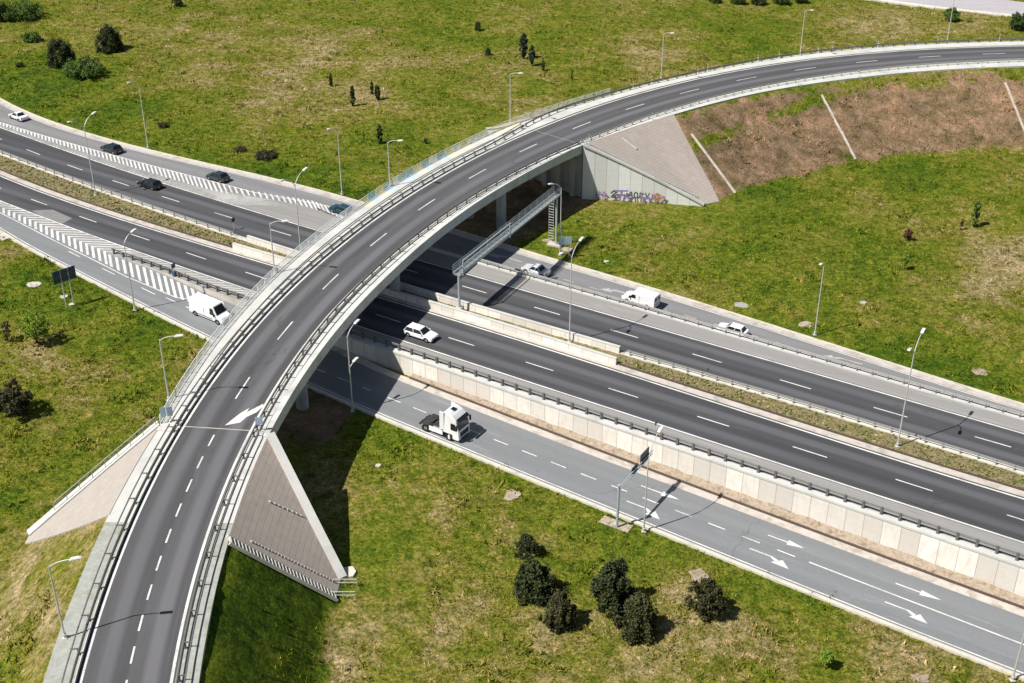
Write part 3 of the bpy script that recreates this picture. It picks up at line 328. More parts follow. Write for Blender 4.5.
# ================= TERRAIN =================
def axis(lo, hi, step, far):
    a = list(np.arange(lo, hi + .01, step)); d = step; x = hi; up = []
    while x < far: d *= 1.22; x += d; up.append(x)
    d = step; x = lo; dn = []
    while x > -far: d *= 1.22; x -= d; dn.append(x)
    return np.array(dn[::-1] + a + up)
def terrain():
    xs = axis(-130, 145, 1.1, 3000); ys = axis(66, 335, 1.1, 3500)
    X, Y = np.meshgrid(xs, ys); S, T = X*U[0] + Y*U[1], X*N[0] + Y*N[1]
    Gz = np.interp(S, PKs, PKz)
    Z = Gz - .10
    ronA, rosA = np.interp(S, GRID, LN['ron']), np.interp(S, GRID, LN['ros'])
    dist = np.maximum(T - ronA, rosA - T)                    # distance outside the road corridor
    und = np.zeros_like(Z)
    for k, (sx, amp) in enumerate(((.021, .5), (.055, .22), (.16, .10), (.45, .06))):
        ph = rng.uniform(0, 6.28, 6)
        und += amp * (np.sin(X*sx*6.28/2 + ph[0] + 1.7*np.sin(Y*sx*2.1 + ph[1])) * np.sin(Y*sx*6.28/2*.9 + ph[2] + 1.3*np.sin(X*sx*2.7 + ph[3])))
    fade = np.clip((dist - 1.0) / 8, 0, 1)
    Z += und * fade * .6 + rng.normal(0, .035, Z.shape) * np.clip(dist / 1.5, 0, 1)
    Z -= np.where(dist < .2, .12, 0)
    brown = np.zeros_like(Z); slope_g = np.zeros_like(Z); se = np.zeros_like(Z); sw = np.zeros_like(Z)
    # embankment of the overpass
    near = (np.abs(X) < 700) & (Y < 800) & (Y > -200)
    idx = np.argwhere(near)
    for c in range(0, len(idx), 20000):
        ij = idx[c:c+20000]; px, py = X[ij[:, 0], ij[:, 1]], Y[ij[:, 0], ij[:, 1]]
        D2 = (px[:, None]-CP[None, :, 0])**2 + (py[:, None]-CP[None, :, 1])**2; m = D2.argmin(1)
        dx, dy = px-CP[m, 0], py-CP[m, 1]; q = QS[m] + dx*CT[m, 0] + dy*CT[m, 1]; o = -dx*CT[m, 1] + dy*CT[m, 0]
        for n in range(len(ij)):
            i, j = ij[n]; qq, oo = q[n], o[n]
            if abs(oo) > 40: continue
            left = oo > 0
            if 42 < qq < 131 and abs(oo) < 9.5: brown[i, j] = max(brown[i, j], 1.2 * min(1, (9.5-abs(oo))/2.5) * min(1, (qq-42)/8))
            Z[i, j] -= und[i, j] * .6 * fade[i, j] * min(1, max(0, (36-abs(oo))/12))
            if left: ok = qq < 19.4 + max(0, oo - 6.1) * .51 or qq > 149 - max(0, oo-8)*.4
            else: ok = qq < 15.8 + max(0, -oo - 6) * .5 or qq > 153.6 - max(0, -oo - 7) * .38
            if not ok: continue
            e, W = (dL(qq), WL(qq)) if left else (dR(qq), WR(qq))
            u = (abs(oo) - e) / W
            if u >= 1: continue
            uu = max(0, u); h = lerp(ZD - .12, Gz[i, j] - .1, uu) + (und[i, j]*.25 + rng.normal(0, .05)) * min(1, uu*8) * min(1, (1-uu)*8) * (0 if (10 < qq < 36 or 125 < qq < 157) else 1)
            if uu <= 0: h = ZD - .22
            Z[i, j] = max(Z[i, j], h)
            if not left and qq > 140:      # the eastern slope is bare brown earth with a green band on it
                f = min(1, u*9) * min(1, (1-u)*14); band = min(1, .95*math.exp(-((u - .13 - .24*max(0, min(1, (205-qq)/50)) - .03*math.sin(qq*.12))/.075)**2) * (.85+.15*math.sin(qq*.21+1)) + .55*max(0, (u-.80)/.2))
                brown[i, j] = max(0, f * (1.0 - .85*band)); slope_g[i, j] = band
            elif left and qq < 40:
                sw[i, j] = .5 * math.exp(-((u-.15)/.18)**2) + .55*math.exp(-((u-.80)/.12)**2) - 1.0*math.exp(-((u-.5)/.14)**2)
            elif qq < 40: se[i, j] = 1.6
    dry = np.zeros_like(Z); lush = np.zeros_like(Z)
    for x, y, r, w in DATA['dry']: dry += w * np.exp(-(((X-x)**2 + ((Y-y)*.8)**2) / (r*r)))
    for x, y, r, w in DATA['lush']: lush += w * np.exp(-(((X-x)**2 + ((Y-y)*.8)**2) / (r*r)))
    dry = dry + sw + .5*(brown > .1) - 2*se*(se > 0)
    lush += .6*np.exp(-(dist/5)**2) * (T > 140) + slope_g*.05 + se*1.0
    ny, nx = X.shape
    verts = np.stack([X, Y, Z], -1).reshape(-1, 3).astype(np.float32)
    a = (np.arange(ny-1)[:, None]*nx + np.arange(nx-1)[None, :]).ravel()
    F = np.stack([a, a+1, a+nx+1, a+nx], 1).astype(np.int32)
    me = bpy.data.meshes.new('ground'); me.vertices.add(len(verts)); me.vertices.foreach_set('co', verts.ravel())
    me.loops.add(F.size); me.loops.foreach_set('vertex_index', F.ravel()); me.polygons.add(len(F))
    me.polygons.foreach_set('loop_start', np.arange(0, F.size, 4, dtype=np.int32)); me.polygons.foreach_set('loop_total', np.full(len(F), 4, dtype=np.int32))
    me.update(calc_edges=True); me.polygons.foreach_set('use_smooth', [True]*len(F))
    for k, a_ in (('dry', dry), ('lush', lush), ('brown', brown)):
        me.attributes.new(k, 'FLOAT', 'POINT').data.foreach_set('value', np.clip(a_, 0, 1.6).ravel().astype(np.float32))
    me.materials.append(M['grass'])
    o = bpy.data.objects.new('ground', me); COL.objects.link(o); tag(o, kind='structure')
    return xs, ys, Z, dry, dist, brown, lush
TX, TY, TZ, TDRY, TDIST, TBR, TLU = terrain()
def bil(A, x, y):
    i = int(np.clip(np.searchsorted(TX, x) - 1, 0, len(TX)-2)); j = int(np.clip(np.searchsorted(TY, y) - 1, 0, len(TY)-2))
    fx = (x-TX[i])/(TX[i+1]-TX[i]); fy = (y-TY[j])/(TY[j+1]-TY[j])
    return float((A[j, i]*(1-fx)+A[j, i+1]*fx)*(1-fy) + (A[j+1, i]*(1-fx)+A[j+1, i+1]*fx)*fy)
def TZat(x, y): return bil(TZ, x, y)

# ================= MOTORWAY =================
S0, S1 = -420, 190
EPS = .004
MED0, MED1 = (lambda s: ln_(s) + .25), (lambda s: us(s) - .3)
b = MB(); sweep(b, XY, lambda s: rect(tS(s), tN(s), -7, -.012), S0, S1, 3)
b.build('motorway_embankment', M['concrete'], fix=True); tag(bpy.data.objects['motorway_embankment'], kind='structure')
b = MB(); sheet(b, XY, lambda s: ls(s)-.1, lambda s: ln_(s)+.25, S0, S1, 0, 3); south_road = tag(b.build('southern_carriageway', M['asphalt_main']), kind='structure')
b = MB(); sheet(b, XY, lambda s: us(s)-.3, lambda s: un(s)+.15, S0, S1, 0, 3); north_road = tag(b.build('northern_carriageway', M['asphalt_main']), kind='structure')
b = MB(); sheet(b, XY, tS, lambda s: ls(s)-.1, S0, S1, -.001, 3); tag(b.build('southern_shoulder', M['asphalt_shoulder']), kind='structure')
b = MB(); sheet(b, XY, lambda s: un(s)+.15, tN, S0, S1, -.001, 3); tag(b.build('northern_shoulder', M['asphalt_shoulder']), kind='structure')
b = MB(); sheet(b, XY, ros, rin, S0, S1, lambda s, t: P(s), 3); ramp_s = tag(b.build('southern_slip_road', M['asphalt_ramp']), kind='structure')
b = MB(); sheet(b, XY, rnin, lambda s: ron(s)-1.2, S0, S1, lambda s, t: P(s), 3); ramp_n = tag(b.build('northern_slip_road', M['asphalt_ramp_n']), kind='structure')
# gutters, verges and kerbs of the slip roads
b = MB(); sweep(b, XY, lambda s: rect(ron(s)-1.25, ron(s)-.1, P(s)-.4, P(s)+.03), S0, S1, 3); tag(b.build('northern_slip_road_gutter', M['pink_concrete']), kind='structure')
b = MB(); sweep(b, XY, lambda s: rect(ron(s)-.18, ron(s)+.08, P(s)-.4, P(s)+.13), S0, S1, 3); tag(b.build('northern_slip_road_kerb', M['kerb']), kind='structure')
b = MB(); sweep(b, XY, lambda s: rect(ros(s)-.34, ros(s)+.12, P(s)-.4, P(s)+.12), S0, S1, 3); tag(b.build('southern_slip_road_kerb', M['kerb']), kind='structure')
b = MB(); sweep(b, XY, lambda s: rect(ros(s)-1.4, ros(s)-.3, P(s)-.5, P(s)+.0), S0, -160, 3); tag(b.build('southern_gravel_verge', M['pink_concrete']), kind='structure')
b = MB(); sweep(b, XY, lambda s: rect(rin(s)-.1, lerp(tS(s), rin0(s)+.75, smooth((s+104)/16))+.02, P(s)-.4, P(s)+.05), -103, S1, 3); tag(b.build('southern_slip_road_gutter', M['pink_concrete']), kind='structure')
b = MB(); sweep(b, XY, lambda s: rect(rin0(s)+.72, rin0(s)+1.0, P(s)-.4, P(s)+.20), -86, S1, 3); tag(b.build('dark_edge_strip', M['drain']), kind='structure')  # raised dark brown strip between gutter and soil berm
b = MB()
sweep(b, XY, lambda s: [(rin0(s)+.98, P(s)-.5), (tS(s)+.05, P(s)-.5), (tS(s)+.05, P(s)+.62), (rin0(s)+.98, P(s)+.10)], -86, S1, 1.5)
for i, p in enumerate(b.v):
    if (i % 4) > 1: b.v[i] = (p[0]+random.gauss(0, .04), p[1]+random.gauss(0, .04), p[2]+random.gauss(0, .05))
tag(b.build('soil_berm', M['soil']), kind='structure')
b = MB(); sheet(b, XY, tN, rnin, -118, S1, lambda s, t: P(s)+.02, 3); tag(b.build('northern_slip_road_inner_gutter', M['concrete']), kind='structure')
# median: soil and grass strip with stone kerbs
med = MB(); sweep(med, XY, lambda s: rect(MED0(s)+1.2, MED1(s)-.45, -.3, .03 + .04*math.sin(s*1.9)), S0, S1, 1.5); tag(med.build('median_strip_base', M['median_soil']), kind='structure')
b = MB(); sweep(b, XY, lambda s: rect(MED1(s)-.5, MED1(s)+.02, -.3, .14), S0, S1, 3); tag(b.build('median_kerb_north', M['kerb']), kind='structure')
b = MB(); sweep(b, XY, lambda s: rect(MED0(s)-.02, MED0(s)+1.05, -.3, .06), S0, S1, 3); tag(b.build('median_gutter_south', M['pink_concrete']), kind='structure')
b = MB(); sweep(b, XY, lambda s: rect(MED0(s)+1.0, MED0(s)+1.25, -.3, .20), S0, S1, 3); tag(b.build('median_kerb_south', M['drain']), kind='structure')
# ---- road markings: children of their road
def stripe(mb, F, f, w, q0, q1, z, step=3): sheet(mb, F, lambda q: f(q)-w/2, lambda q: f(q)+w/2, q0, q1, z, step)
def marking(parent, mb, mat='paint', name='road_marking'): o = mb.build(name, M[mat], parent); return o
b = MB(); stripe(b, XY, lambda s: ls(s)+.12, .24, S0, S1, EPS); stripe(b, XY, lambda s: ln_(s)-.12, .24, S0, S1, EPS)
k0 = -94.0 if False else None
sd = [p for p in (ST(-8.4, 146.9)[0],)][0]
for k in range(-28, 20): s = sd + 12.0*k; stripe(b, XY, ld, .17, s, s+4.1, EPS, 2.1)
marking(south_road, b, 'paint', 'lane_marking')
b = MB(); stripe(b, XY, lambda s: us(s)+.12, .22, S0, S1, EPS); stripe(b, XY, lambda s: un(s)-.12, .24, S0, S1, EPS)
sd = ST(3.0, 155.3)[0]
for k in range(-28, 20): s = sd + 12.0*k; stripe(b, XY, ud, .17, s, s+4.1, EPS, 2.1)
marking(north_road, b, 'paint', 'lane_marking')
Ps = lambda e: (lambda s, t: P(s)+e)
b = MB(); stripe(b, XY, lambda s: ros(s)+.55, .16, S0, S1, Ps(EPS))
lane = lambda s: float(np.interp(s, [-90, -60, -30, 0], [107.15, 106.35, 105.75, 105.3]))
for k in range(-9, 15):
    s = -89.7 + 4.05*k
    if s > -30: break
    stripe(b, XY, lambda q: lane(q) if q > -112 else lane(-90)+ (q+90)*-.055, .16, s, s+2.05, Ps(EPS), 1.1)
for s in (-148.5, -140.0, -131.0): stripe(b, XY, lambda q: ros(q)+3.3, .16, s, s+3, Ps(EPS), 1.5)
stripe(b, XY, lambda q: lane(q) if q < 0 else 105.3, .18, -29.4, -6.8, Ps(EPS), 2)
# gore hatching, southern: chevrons with their point upstream
def leg(mb, s, t, ds, dt, w, za):     # a slanted bar in road coordinates
    n = 4; vs = []
    for i in range(n+1):
        for sg in (-1, 1): ss, tt = s+ds*i/n + sg*w/2, t+dt*i/n; x, y = XY(ss, tt); vs.append((x, y, za(ss, tt)))
    mb.add(vs, [(2*i, 2*i+1, 2*i+3, 2*i+2) for i in range(n)])
marking(ramp_s, b, 'paint', 'lane_marking')
hsf = lambda s: float(np.interp(s, [-240, -200, -169, -150, -135, -125, -118], [lerp(tS(-169)-1.2, 0, 0)+.4, tS(-200)-.9, min(hs(-169), tS(-169)-.6), hs(-150), hs(-135), hs(-125)+.8, tS(-118)-.5]))
b = MB(); b2 = MB(); s = -215.0
zr = lambda s_, t_: P(s_) + EPS if t_ < tS(s_) else EPS
while s < -119:
    t_top = tS(s)
    if s < -143:
        mid = lerp(hsf(s), ls(s), .52); hi = ls(s) - .15
        L_ = (mid - hsf(s)); leg(b, s, mid, L_*1.25, -L_, .62, lambda a, c: max(P(a), 0 if c > tS(a) else -9) + EPS*1.5 + .001)
        leg(b2, s, mid, (hi-mid)*1.9, (hi-mid), .5, lambda a, c: max(P(a), 0 if c > tS(a) else -9) + EPS*1.5 + .001)
    else:
        mid = tS(s) - .25; L_ = (mid - hsf(s))
        if L_ > .3: leg(b, s, mid, L_*1.25, -L_, .62, lambda a, c: P(a) + EPS*1.5)
    s += 1.45
stripe(b, XY, lambda q: hsf(q), .18, -240, -119, Ps(EPS*1.7), 2)
marking(ramp_s, b, 'paint', 'hatching')
s = -143.0
while s < -112:
    lo = tS(s)+.9; hi = ls(s)-.25
    if hi-lo > .3: leg(b2, s, lo, (hi-lo)*2.2, hi-lo, .35, lambda a, c: EPS*1.2)
    s += 1.5
marking(south_road, b2, 'paint', 'hatching')
# northern gore: points the other way
hnf = lambda s: float(np.interp(s, [-260, -210, -189, -175, -160, -150, -140, -127, -120], [un(-260)+.9, un(-210)+1.2, hn(-189), hn(-175), hn(-160), hn(-150), hn(-140), 146.3, 146.0]))
b = MB(); b2 = MB(); s = -235.0
zn = lambda a, c: max(P(a), 0 if c < tN(a) else -9) + EPS*1.5 + .001
while s < -119:
    lo, hi = un(s)+.1, hnf(s); mid = lerp(lerp(lo, hi, .42), tN(s)+.3, smooth((s+152)/22))
    L_ = hi - mid; leg(b, s, mid, -L_*1.3, L_, .48, zn)
    if s < -128: leg(b2, s, mid, -(mid-lo)*1.9, -(mid-lo), .45, zn)
    s += 1.05
stripe(b, XY, hnf, .2, -260, -119, Ps(EPS*1.7), 2)
stripe(b, XY, lambda q: ron(q)-1.45, .16, S0, S1, Ps(EPS)); stripe(b, XY, lambda q: rnin(q)+.7, .16, -110, S1, Ps(EPS))
marking(ramp_n, b, 'paint', 'hatching'); marking(north_road, b2, 'paint_worn', 'hatching')
# arrows on the slip roads
def arrow(mb, s0, t0, s1, t1, bend, F=XY, z=Ps(EPS*1.3), w=.16):
    L_ = s1 - s0; sh = .55
    def q(pts):
        vs = []
        for a, c in pts: x, y = F(a, c); vs.append((x, y, z(a, c)))
        mb.add(vs, [tuple(range(len(vs)))])
    if not bend:
        q([(s0, t0-w/2), (s0+L_*.55, t0-w/2), (s0+L_*.55, t0+w/2), (s0, t0+w/2)]); q([(s0+L_*.55, t0-.42), (s1, t0), (s0+L_*.55, t0+.42)])
    else:
        d = t1 - t0
        q([(s0, t0-w/2), (s0+L_*.5, t0-w/2), (s0+L_*.55, t0+w/2), (s0, t0+w/2)]); q([(s0+L_*.5, t0-w/2), (s0+L_*.66, t0+d*.6-.1), (s0+L_*.74, t0+d*.45+.1), (s0+L_*.55, t0+w/2)])
        q([(s0+L_*.58, t0+d*.9-.15), (s1, t1-.1), (s0+L_*.78, t0+d*.2+.25)])
b = MB()
for i, (s0, t0, s1, t1) in enumerate(V['sarrow']): arrow(b, s0, t0, s1, t1, i % 2 == 1)
marking(ramp_s, b, 'paint', 'direction_arrow')
b = MB(); ns = V['nsig']
for a, c in ((0, 1), (2, 3)): stripe(b, XY, lambda q: 147.4, .16, ns[a][0], ns[c][0], Ps(EPS), 1)
for k in range(1, 20): stripe(b, XY, lambda q: 147.4, .16, ns[2][0]+4.6*k+6, ns[2][0]+4.6*k+8, Ps(EPS), 1)
for (s0, s1, t) in ((-72.5, -77.5, 148.6), (-38.0, -43.5, 148.2), (-91.5, -97.5, 148.6)):
    arrow(b, s0, t, s1, t-.9, True, w=.3)
marking(ramp_n, b, 'paint_worn', 'direction_arrow')
b = MB(); pp = V['patch']; b.add([(x, y, EPS*.5) for x, y in pp], [tuple(range(len(pp)))]); marking(south_road, b, 'patch', 'repair_patch')

# ================= RETAINING WALLS OF THE MOTORWAY =================
def slab_wall(name, tf, sgn, s0, s1, mat, label, cat):
    t = empty(name, (*XY((s0+s1)/2, tf((s0+s1)/2)), P((s0+s1)/2))); tag(t, label, cat)
    inv = Matrix.Translation(-t.location)
    b = MB(); sweep(b, XY, lambda s: rect(tf(s), tf(s)+sgn*.30, -8, -.02), s0, s1, 3); o = b.build('wall_panels', M[mat]); o.data.transform(inv); o.parent = t
    b = MB(); sweep(b, XY, lambda s: rect(tf(s)-sgn*.45, tf(s)+sgn*.38, -.10, .16), s0, s1, 3); o = b.build('coping', M['concrete_pale']); o.data.transform(inv); o.parent = t
    return t
slab_wall('retaining_wall', tS, -1, -106, S1, 'wall', 'pale panelled concrete wall holding up the motorway above the lower slip road', 'retaining wall')
slab_wall('retaining_wall', tN, 1, -112, S1, 'wall', 'hidden-faced concrete wall between the far carriageway and the upper slip road', 'retaining wall')
# median barriers (low concrete walls with planting between)
def barrier(t0, w, h, s0, s1, label):
    t = empty('concrete_barrier', (*XY((s0+s1)/2, t0((s0+s1)/2)), 0)); tag(t, label, 'barrier', None)
    b = MB(); sweep(b, XY, lambda s: [(t0(s)-w/2, -.2), (t0(s)+w/2, -.2), (t0(s)+w/2*.7, h), (t0(s)-w/2*.7, h)], s0, s1, 2.5); o = b.build('barrier_wall', M['wall']); o.data.transform(Matrix.Translation(-t.location)); o.parent = t
    b = MB(); sweep(b, XY, lambda s: rect(t0(s)-w/2*.85, t0(s)+w/2*.85, h, h+.09), s0, s1, 2.5); o = b.build('coping', M['concrete_pale']); o.data.transform(Matrix.Translation(-t.location)); o.parent = t
barrier(lambda s: MED1(s)-.28, .5, .95, -128, -64, 'low pale concrete median wall along the far carriageway under the flyover')
barrier(lambda s: MED0(s)+.95, .5, .95, -128, -63, 'low pale concrete median wall along the near carriageway under the flyover')

# ================= OVERPASS =================
QA, QB = 33.0, 131.5
road = empty('road_bridge', (*OV(82, 0), 0)); tag(road, 'curved concrete flyover carrying the upper road across both carriageways', 'bridge')
RI = Matrix.Translation(-road.location)
def rpart(name, mb, mat, parent=road, **k):
    o = mb.build(name, mat, **k); o.data.transform(RI); o.parent = parent; return o
b = MB(); sweep(b, OV, lambda q: [(dL(q), 6.88), (-dR(q), 6.88), (-dR(q), 5.75), (-dR(q)+1.6, 5.5), (dL(q)-1.6, 5.5), (dL(q), 5.75)], QA-.6, QB+.6, 2); rpart('deck', b, M['concrete_deck'])
b = MB(); sweep(b, OV, lambda q: rect(-dR(q)-.06, -dR(q)+.62, 5.72, 7.16), QA-.8, QB+.8, 2); rpart('edge_beam', b, M['edge_beam'])
b = MB(); sweep(b, OV, lambda q: rect(dL(q)-.02, dL(q)-1.9, 6.7, 7.14), QA-.8, QB+.8, 2); rpart('footway', b, M['concrete_pale'])
b = MB(); sweep(b, OV, lambda q: rect(-3.5, 3.5, 4.3, 5.55), QA, QB, 2); rpart('girder', b, M['concrete_deck'])
for key, offs_ in (('pier1', (-3.3, 3.0)), ('pier2', (-3.3, 3.0)), ('pier3', (-2.3, 3.2))):
    q = SO(*V[key][:2])[0]
    for o_ in offs_:
        x, y = OV(q, o_); b = MB(); b.tube([(x, y, -5), (x, y, 4.35)], .78, 24); rpart('pier', b, M['concrete_deck'], smooth_=False)
for qa, qb, sg in ((-3 if False else 14.5, QA, 1), (QB, 155.5, -1)):
    b = MB(); sweep(b, OV, lambda q: rect(dL(q)-.25, -dR(q)+.25, -6, 6.86), qa, qb, 2); rpart('abutment', b, M['concrete'])
    qf = qb if sg > 0 else qa
    for o_ in (-4.5, -1.5, 1.5, 4.5):
        b = MB(); x, y = OV(qf + sg*.3, o_); c, t_ = frame(qf); b.box((x, y, -1), (.9, .8, 11), math.atan2(t_[1], t_[0])); rpart('abutment_pilaster', b, M['concrete'])
# road surface over embankments and bridge
b = MB(); sheet(b, OV, lambda q: eL(q)+.35, lambda q: -eR(q)-.35, -150, 420, ZD, 2.5); over_road = tag(b.build('overpass_road', M['asphalt_over']), kind='structure')
for nm, f0, f1, mt in (('overpass_left_shoulder', lambda q: dL(q) if q < QA or q > QB else dL(q)-1.88, lambda q: eL(q)+.3, 'concrete_pale'), ('overpass_right_shoulder', lambda q: -eR(q)-.3, lambda q: -dR(q) if q < QA or q > QB else -dR(q)+.6, 'concrete_pale')):
    for (a, c, mm) in ((-150, 17, 'gravel'), (17, 152, mt), (152, 420, 'concrete_pale')):
        b = MB(); sweep(b, OV, lambda q: rect(f0(q), f1(q), 6.5 if not (QA-1 < q < QB+1) else 6.9, ZD-.006), a, c, 2.5); tag(b.build(nm, M[mm]), kind='structure')
for sg, e in ((1, eL), (-1, eR)):
    b = MB(); sweep(b, OV, lambda q: rect(sg*(e(q)+.34), sg*(e(q)+.52), 6.8, ZD+.10), -150, 420, 2.5); tag(b.build('overpass_kerb', M['kerb']), kind='structure')
b = MB()
for e in (lambda q: eL(q), lambda q: -eR(q)): stripe(b, OV, e, .26, -150, 420, ZD+EPS, 2.5)
for k in range(-30, 9): q = -.1 + 4.03*k; stripe(b, OV, lambda q: 0, .17, q-.0, q-2.1, ZD+EPS, 1.1)
for q in (44.1, 57.7, 71.5, 85.5, 99.1, 113.2, 126.9, 141.1, 154.8, 168.5, 182.3, 196.1, 209.9, 223.5, 237, 251, 265, 279, 293): stripe(b, OV, lambda q: 0, .17, q-4.7, q, ZD+EPS, 1.2)
marking(over_road, b, 'paint', 'lane_marking')
b = MB(); pp = V['arrow']; b.add([(x, y, ZD+EPS*1.3) for x, y in pp], [tuple(range(len(pp)))]); marking(over_road, b, 'paint', 'direction_arrow')
b = MB()
for q0 in (QA+.3, QB): sheet(b, lambda a, c: OV(a, c), lambda q: eL(q), lambda q: -eR(q), q0, q0+(.13 if q0 < 60 else .07), ZD+EPS*.7, .2, 6)
marking(over_road, b, 'concrete', 'expansion_joint')
# ---- guardrails
def guardrail(F, off, q0, q1, zf, side, label, step=2.0, mat='rail_dark', group=None, pmat=None, double=False, h=.78, post_w=.13):
    qm = (q0+q1)/2; t = empty('guardrail', (*F(qm, off(qm)), zf(qm))); tag(t, label, 'guardrail', group); Ti = Matrix.Translation(-t.location)
    b = MB()
    pts = [(q0)] 
    sweep(b, F, lambda q: [(off(q)+side*.05, zf(q)+h-.26), (off(q)+side*.13, zf(q)+h-.21), (off(q)+side*.08, zf(q)+h-.14), (off(q)+side*.13, zf(q)+h-.06), (off(q)+side*.05, zf(q)+h), (off(q)-side*.02, zf(q)+h), (off(q)-side*.02, zf(q)+h-.26)], q0, q1, step)
    o = b.build('rail_beam', M[mat]); o.data.transform(Ti); o.parent = t
    if double:
        b = MB(); sweep(b, F, lambda q: rect(off(q)-side*.66, off(q)-side*.56, zf(q)+h-.12, zf(q)+h-.01), q0, q1, step); o = b.build('rear_rail', M[mat]); o.data.transform(Ti); o.parent = t
    pm = None
    for q in frange(q0+.5, q1-.5, step):
        x, y = F(q, off(q)-side*.07)
        if pm is None:
            b = MB(); b.box((0, 0, h/2-.05), (post_w, post_w+.04, h+.1)); b.box((0, 0, .01), (.26, .3, .03))
            if double: b.box((0, -side*.30, h-.06), (.09, .66, .09))
            p = b.build('rail_post', M[pmat or mat]); pm = p
        else: p = pm.copy(); COL.objects.link(p)
        p.parent = t; p.location = (x - t.location.x, y - t.location.y, zf(q) - t.location.z)
        x2, y2 = F(q+.1, off(q+.1)-side*.07); p.rotation_euler = (0, 0, math.atan2(y2-y, x2-x))
    return t
zd = lambda q: ZD-.0
gl = lambda q: lerp(eL(q)+.66, dL(q)-.45, smooth((q-118)/30)); gr = lambda q: lerp(-eR(q)-.62, -eR(q)-.95, smooth((q-118)/30))
OG = 'guardrails along the flyover road'
for (a, c, w1) in ((-30, QA, 'near approach at the bottom of the photo'), (QA, QB, 'flyover span above the motorway'), (QB, 262, 'far approach towards the top right')):
    far = a == QB
    guardrail(OV, gl, a, c-.3, zd, -1, f'steel guardrail, left edge of the {w1}', double=not far, group=OG, h=.72, step=4.0 if c == QA else 2.8 if c == QB else 2.2)
    guardrail(OV, gr, a, c-.3, zd, 1, f'steel guardrail, right edge of the {w1}', double=not far, group=OG, mat='rail' if far else 'rail_dark', h=.72, step=4.0 if c == QA else 2.8 if c == QB else 2.2)
zm = lambda q: 0.0
guardrail(XY, lambda s: tS(s)+.35, -103, 44, lambda s: .14, 1, 'dark guardrail with stout posts along the top of the tall pale retaining wall', mat='rail_mid', pmat='rail_dark', h=.85, post_w=.26)
guardrail(XY, lambda s: tS(s)+.3, -142.5, -112, zm, 1, 'short dark guardrail at the nose where the lower slip road leaves', mat='rail_dark', h=.8, post_w=.22)
guardrail(XY, lambda s: tN(s)-.25, -97, 40, lambda s: .14, -1, 'dull steel guardrail between the far carriageway and the upper slip road', mat='rail_mid')
guardrail(XY, lambda s: MED1(s)-.25, -63, 44, lambda s: .05, 1, 'galvanised guardrail on the grassy median east of the flyover', mat='rail')
guardrail(XY, lambda s: MED1(s)-.25, -230, -131, lambda s: .05, 1, 'galvanised guardrail on the grassy median west of the flyover', mat='rail', step=2.5)
guardrail(XY, lambda s: tN(s)+.1, -127, -118, lambda s: P(s)+.1, 1, 'very short dark guardrail at the hatched nose of the upper slip road', mat='rail_dark')
# ---- outer railing of the bridge: bays of flat bars, some bays painted
M['bar_w'] = mottled('white_railing_paint', (.74, .76, .76), .05, 2, .5); M['bar_b'] = mottled('pale_blue_railing_paint', (.36, .52, .64), .08, 2, .5); M['bar_y'] = mottled('faded_yellow_railing_paint', (.70, .66, .50), .08, 2, .5)
t = empty('bridge_railing', (*OV(92, 7), ZD)); tag(t, 'white bar railing with pale blue and yellow bays on the outer flyover edge', 'railing')
Ti = Matrix.Translation(-t.location); FLOOR = {'bar_b': [], 'bar_y': []}
for k, q in enumerate(frange(QA+.4, 154, 2.0)[:-1]):
    q = float(q); r_ = random.random(); mt = 'bar_w' if (q < 84 or q > 131 or r_ < .42) else ('bar_b' if r_ < .74 else 'bar_y')
    b = MB(); nb = 7; hb = 1.05
    for z0 in (.10, hb): sweep(b, OV, lambda q_: rect(dL(q_)-.03, dL(q_)-.09, ZD+.12+z0-.03, ZD+.12+z0+.03), q, q+2.03, 1)
    for i in range(nb):
        x, y = OV(q+2.03*i/nb, dL(q)-.06); x2, y2 = OV(q+2.03*i/nb+.2, dL(q)-.06)
        b.box((x, y, ZD+.12+hb/2), (.05, .05, hb), math.atan2(y2-y, x2-x))
    x, y = OV(q, dL(q)-.06); b.box((x, y, ZD+.1+hb/2), (.09, .09, hb+.1))
    if 80 < q < QB:
        f_ = MB(); sheet(f_, OV, lambda q_: dL(q_)-.2, lambda q_: dL(q_)-1.55, q, q+2.0, ZD+.145, 1)
        if mt != 'bar_w': FLOOR[mt].append(f_)
    o = b.build('railing_bay', M[mt], fix=False); o.data.transform(Ti); o.parent = t
M['floor_b'] = mottled('faded_blue_floor_paint', (.48, .58, .62), .1, 1.2, stain=(.56, .56, .53)); M['floor_y'] = mottled('faded_yellow_floor_paint', (.66, .62, .47), .1, 1.2, stain=(.56, .56, .53))
for kk, mm in (('bar_b', 'floor_b'), ('bar_y', 'floor_y')):
    for f_ in FLOOR[kk]: rpart('painted_floor_bay', f_, M[mm])
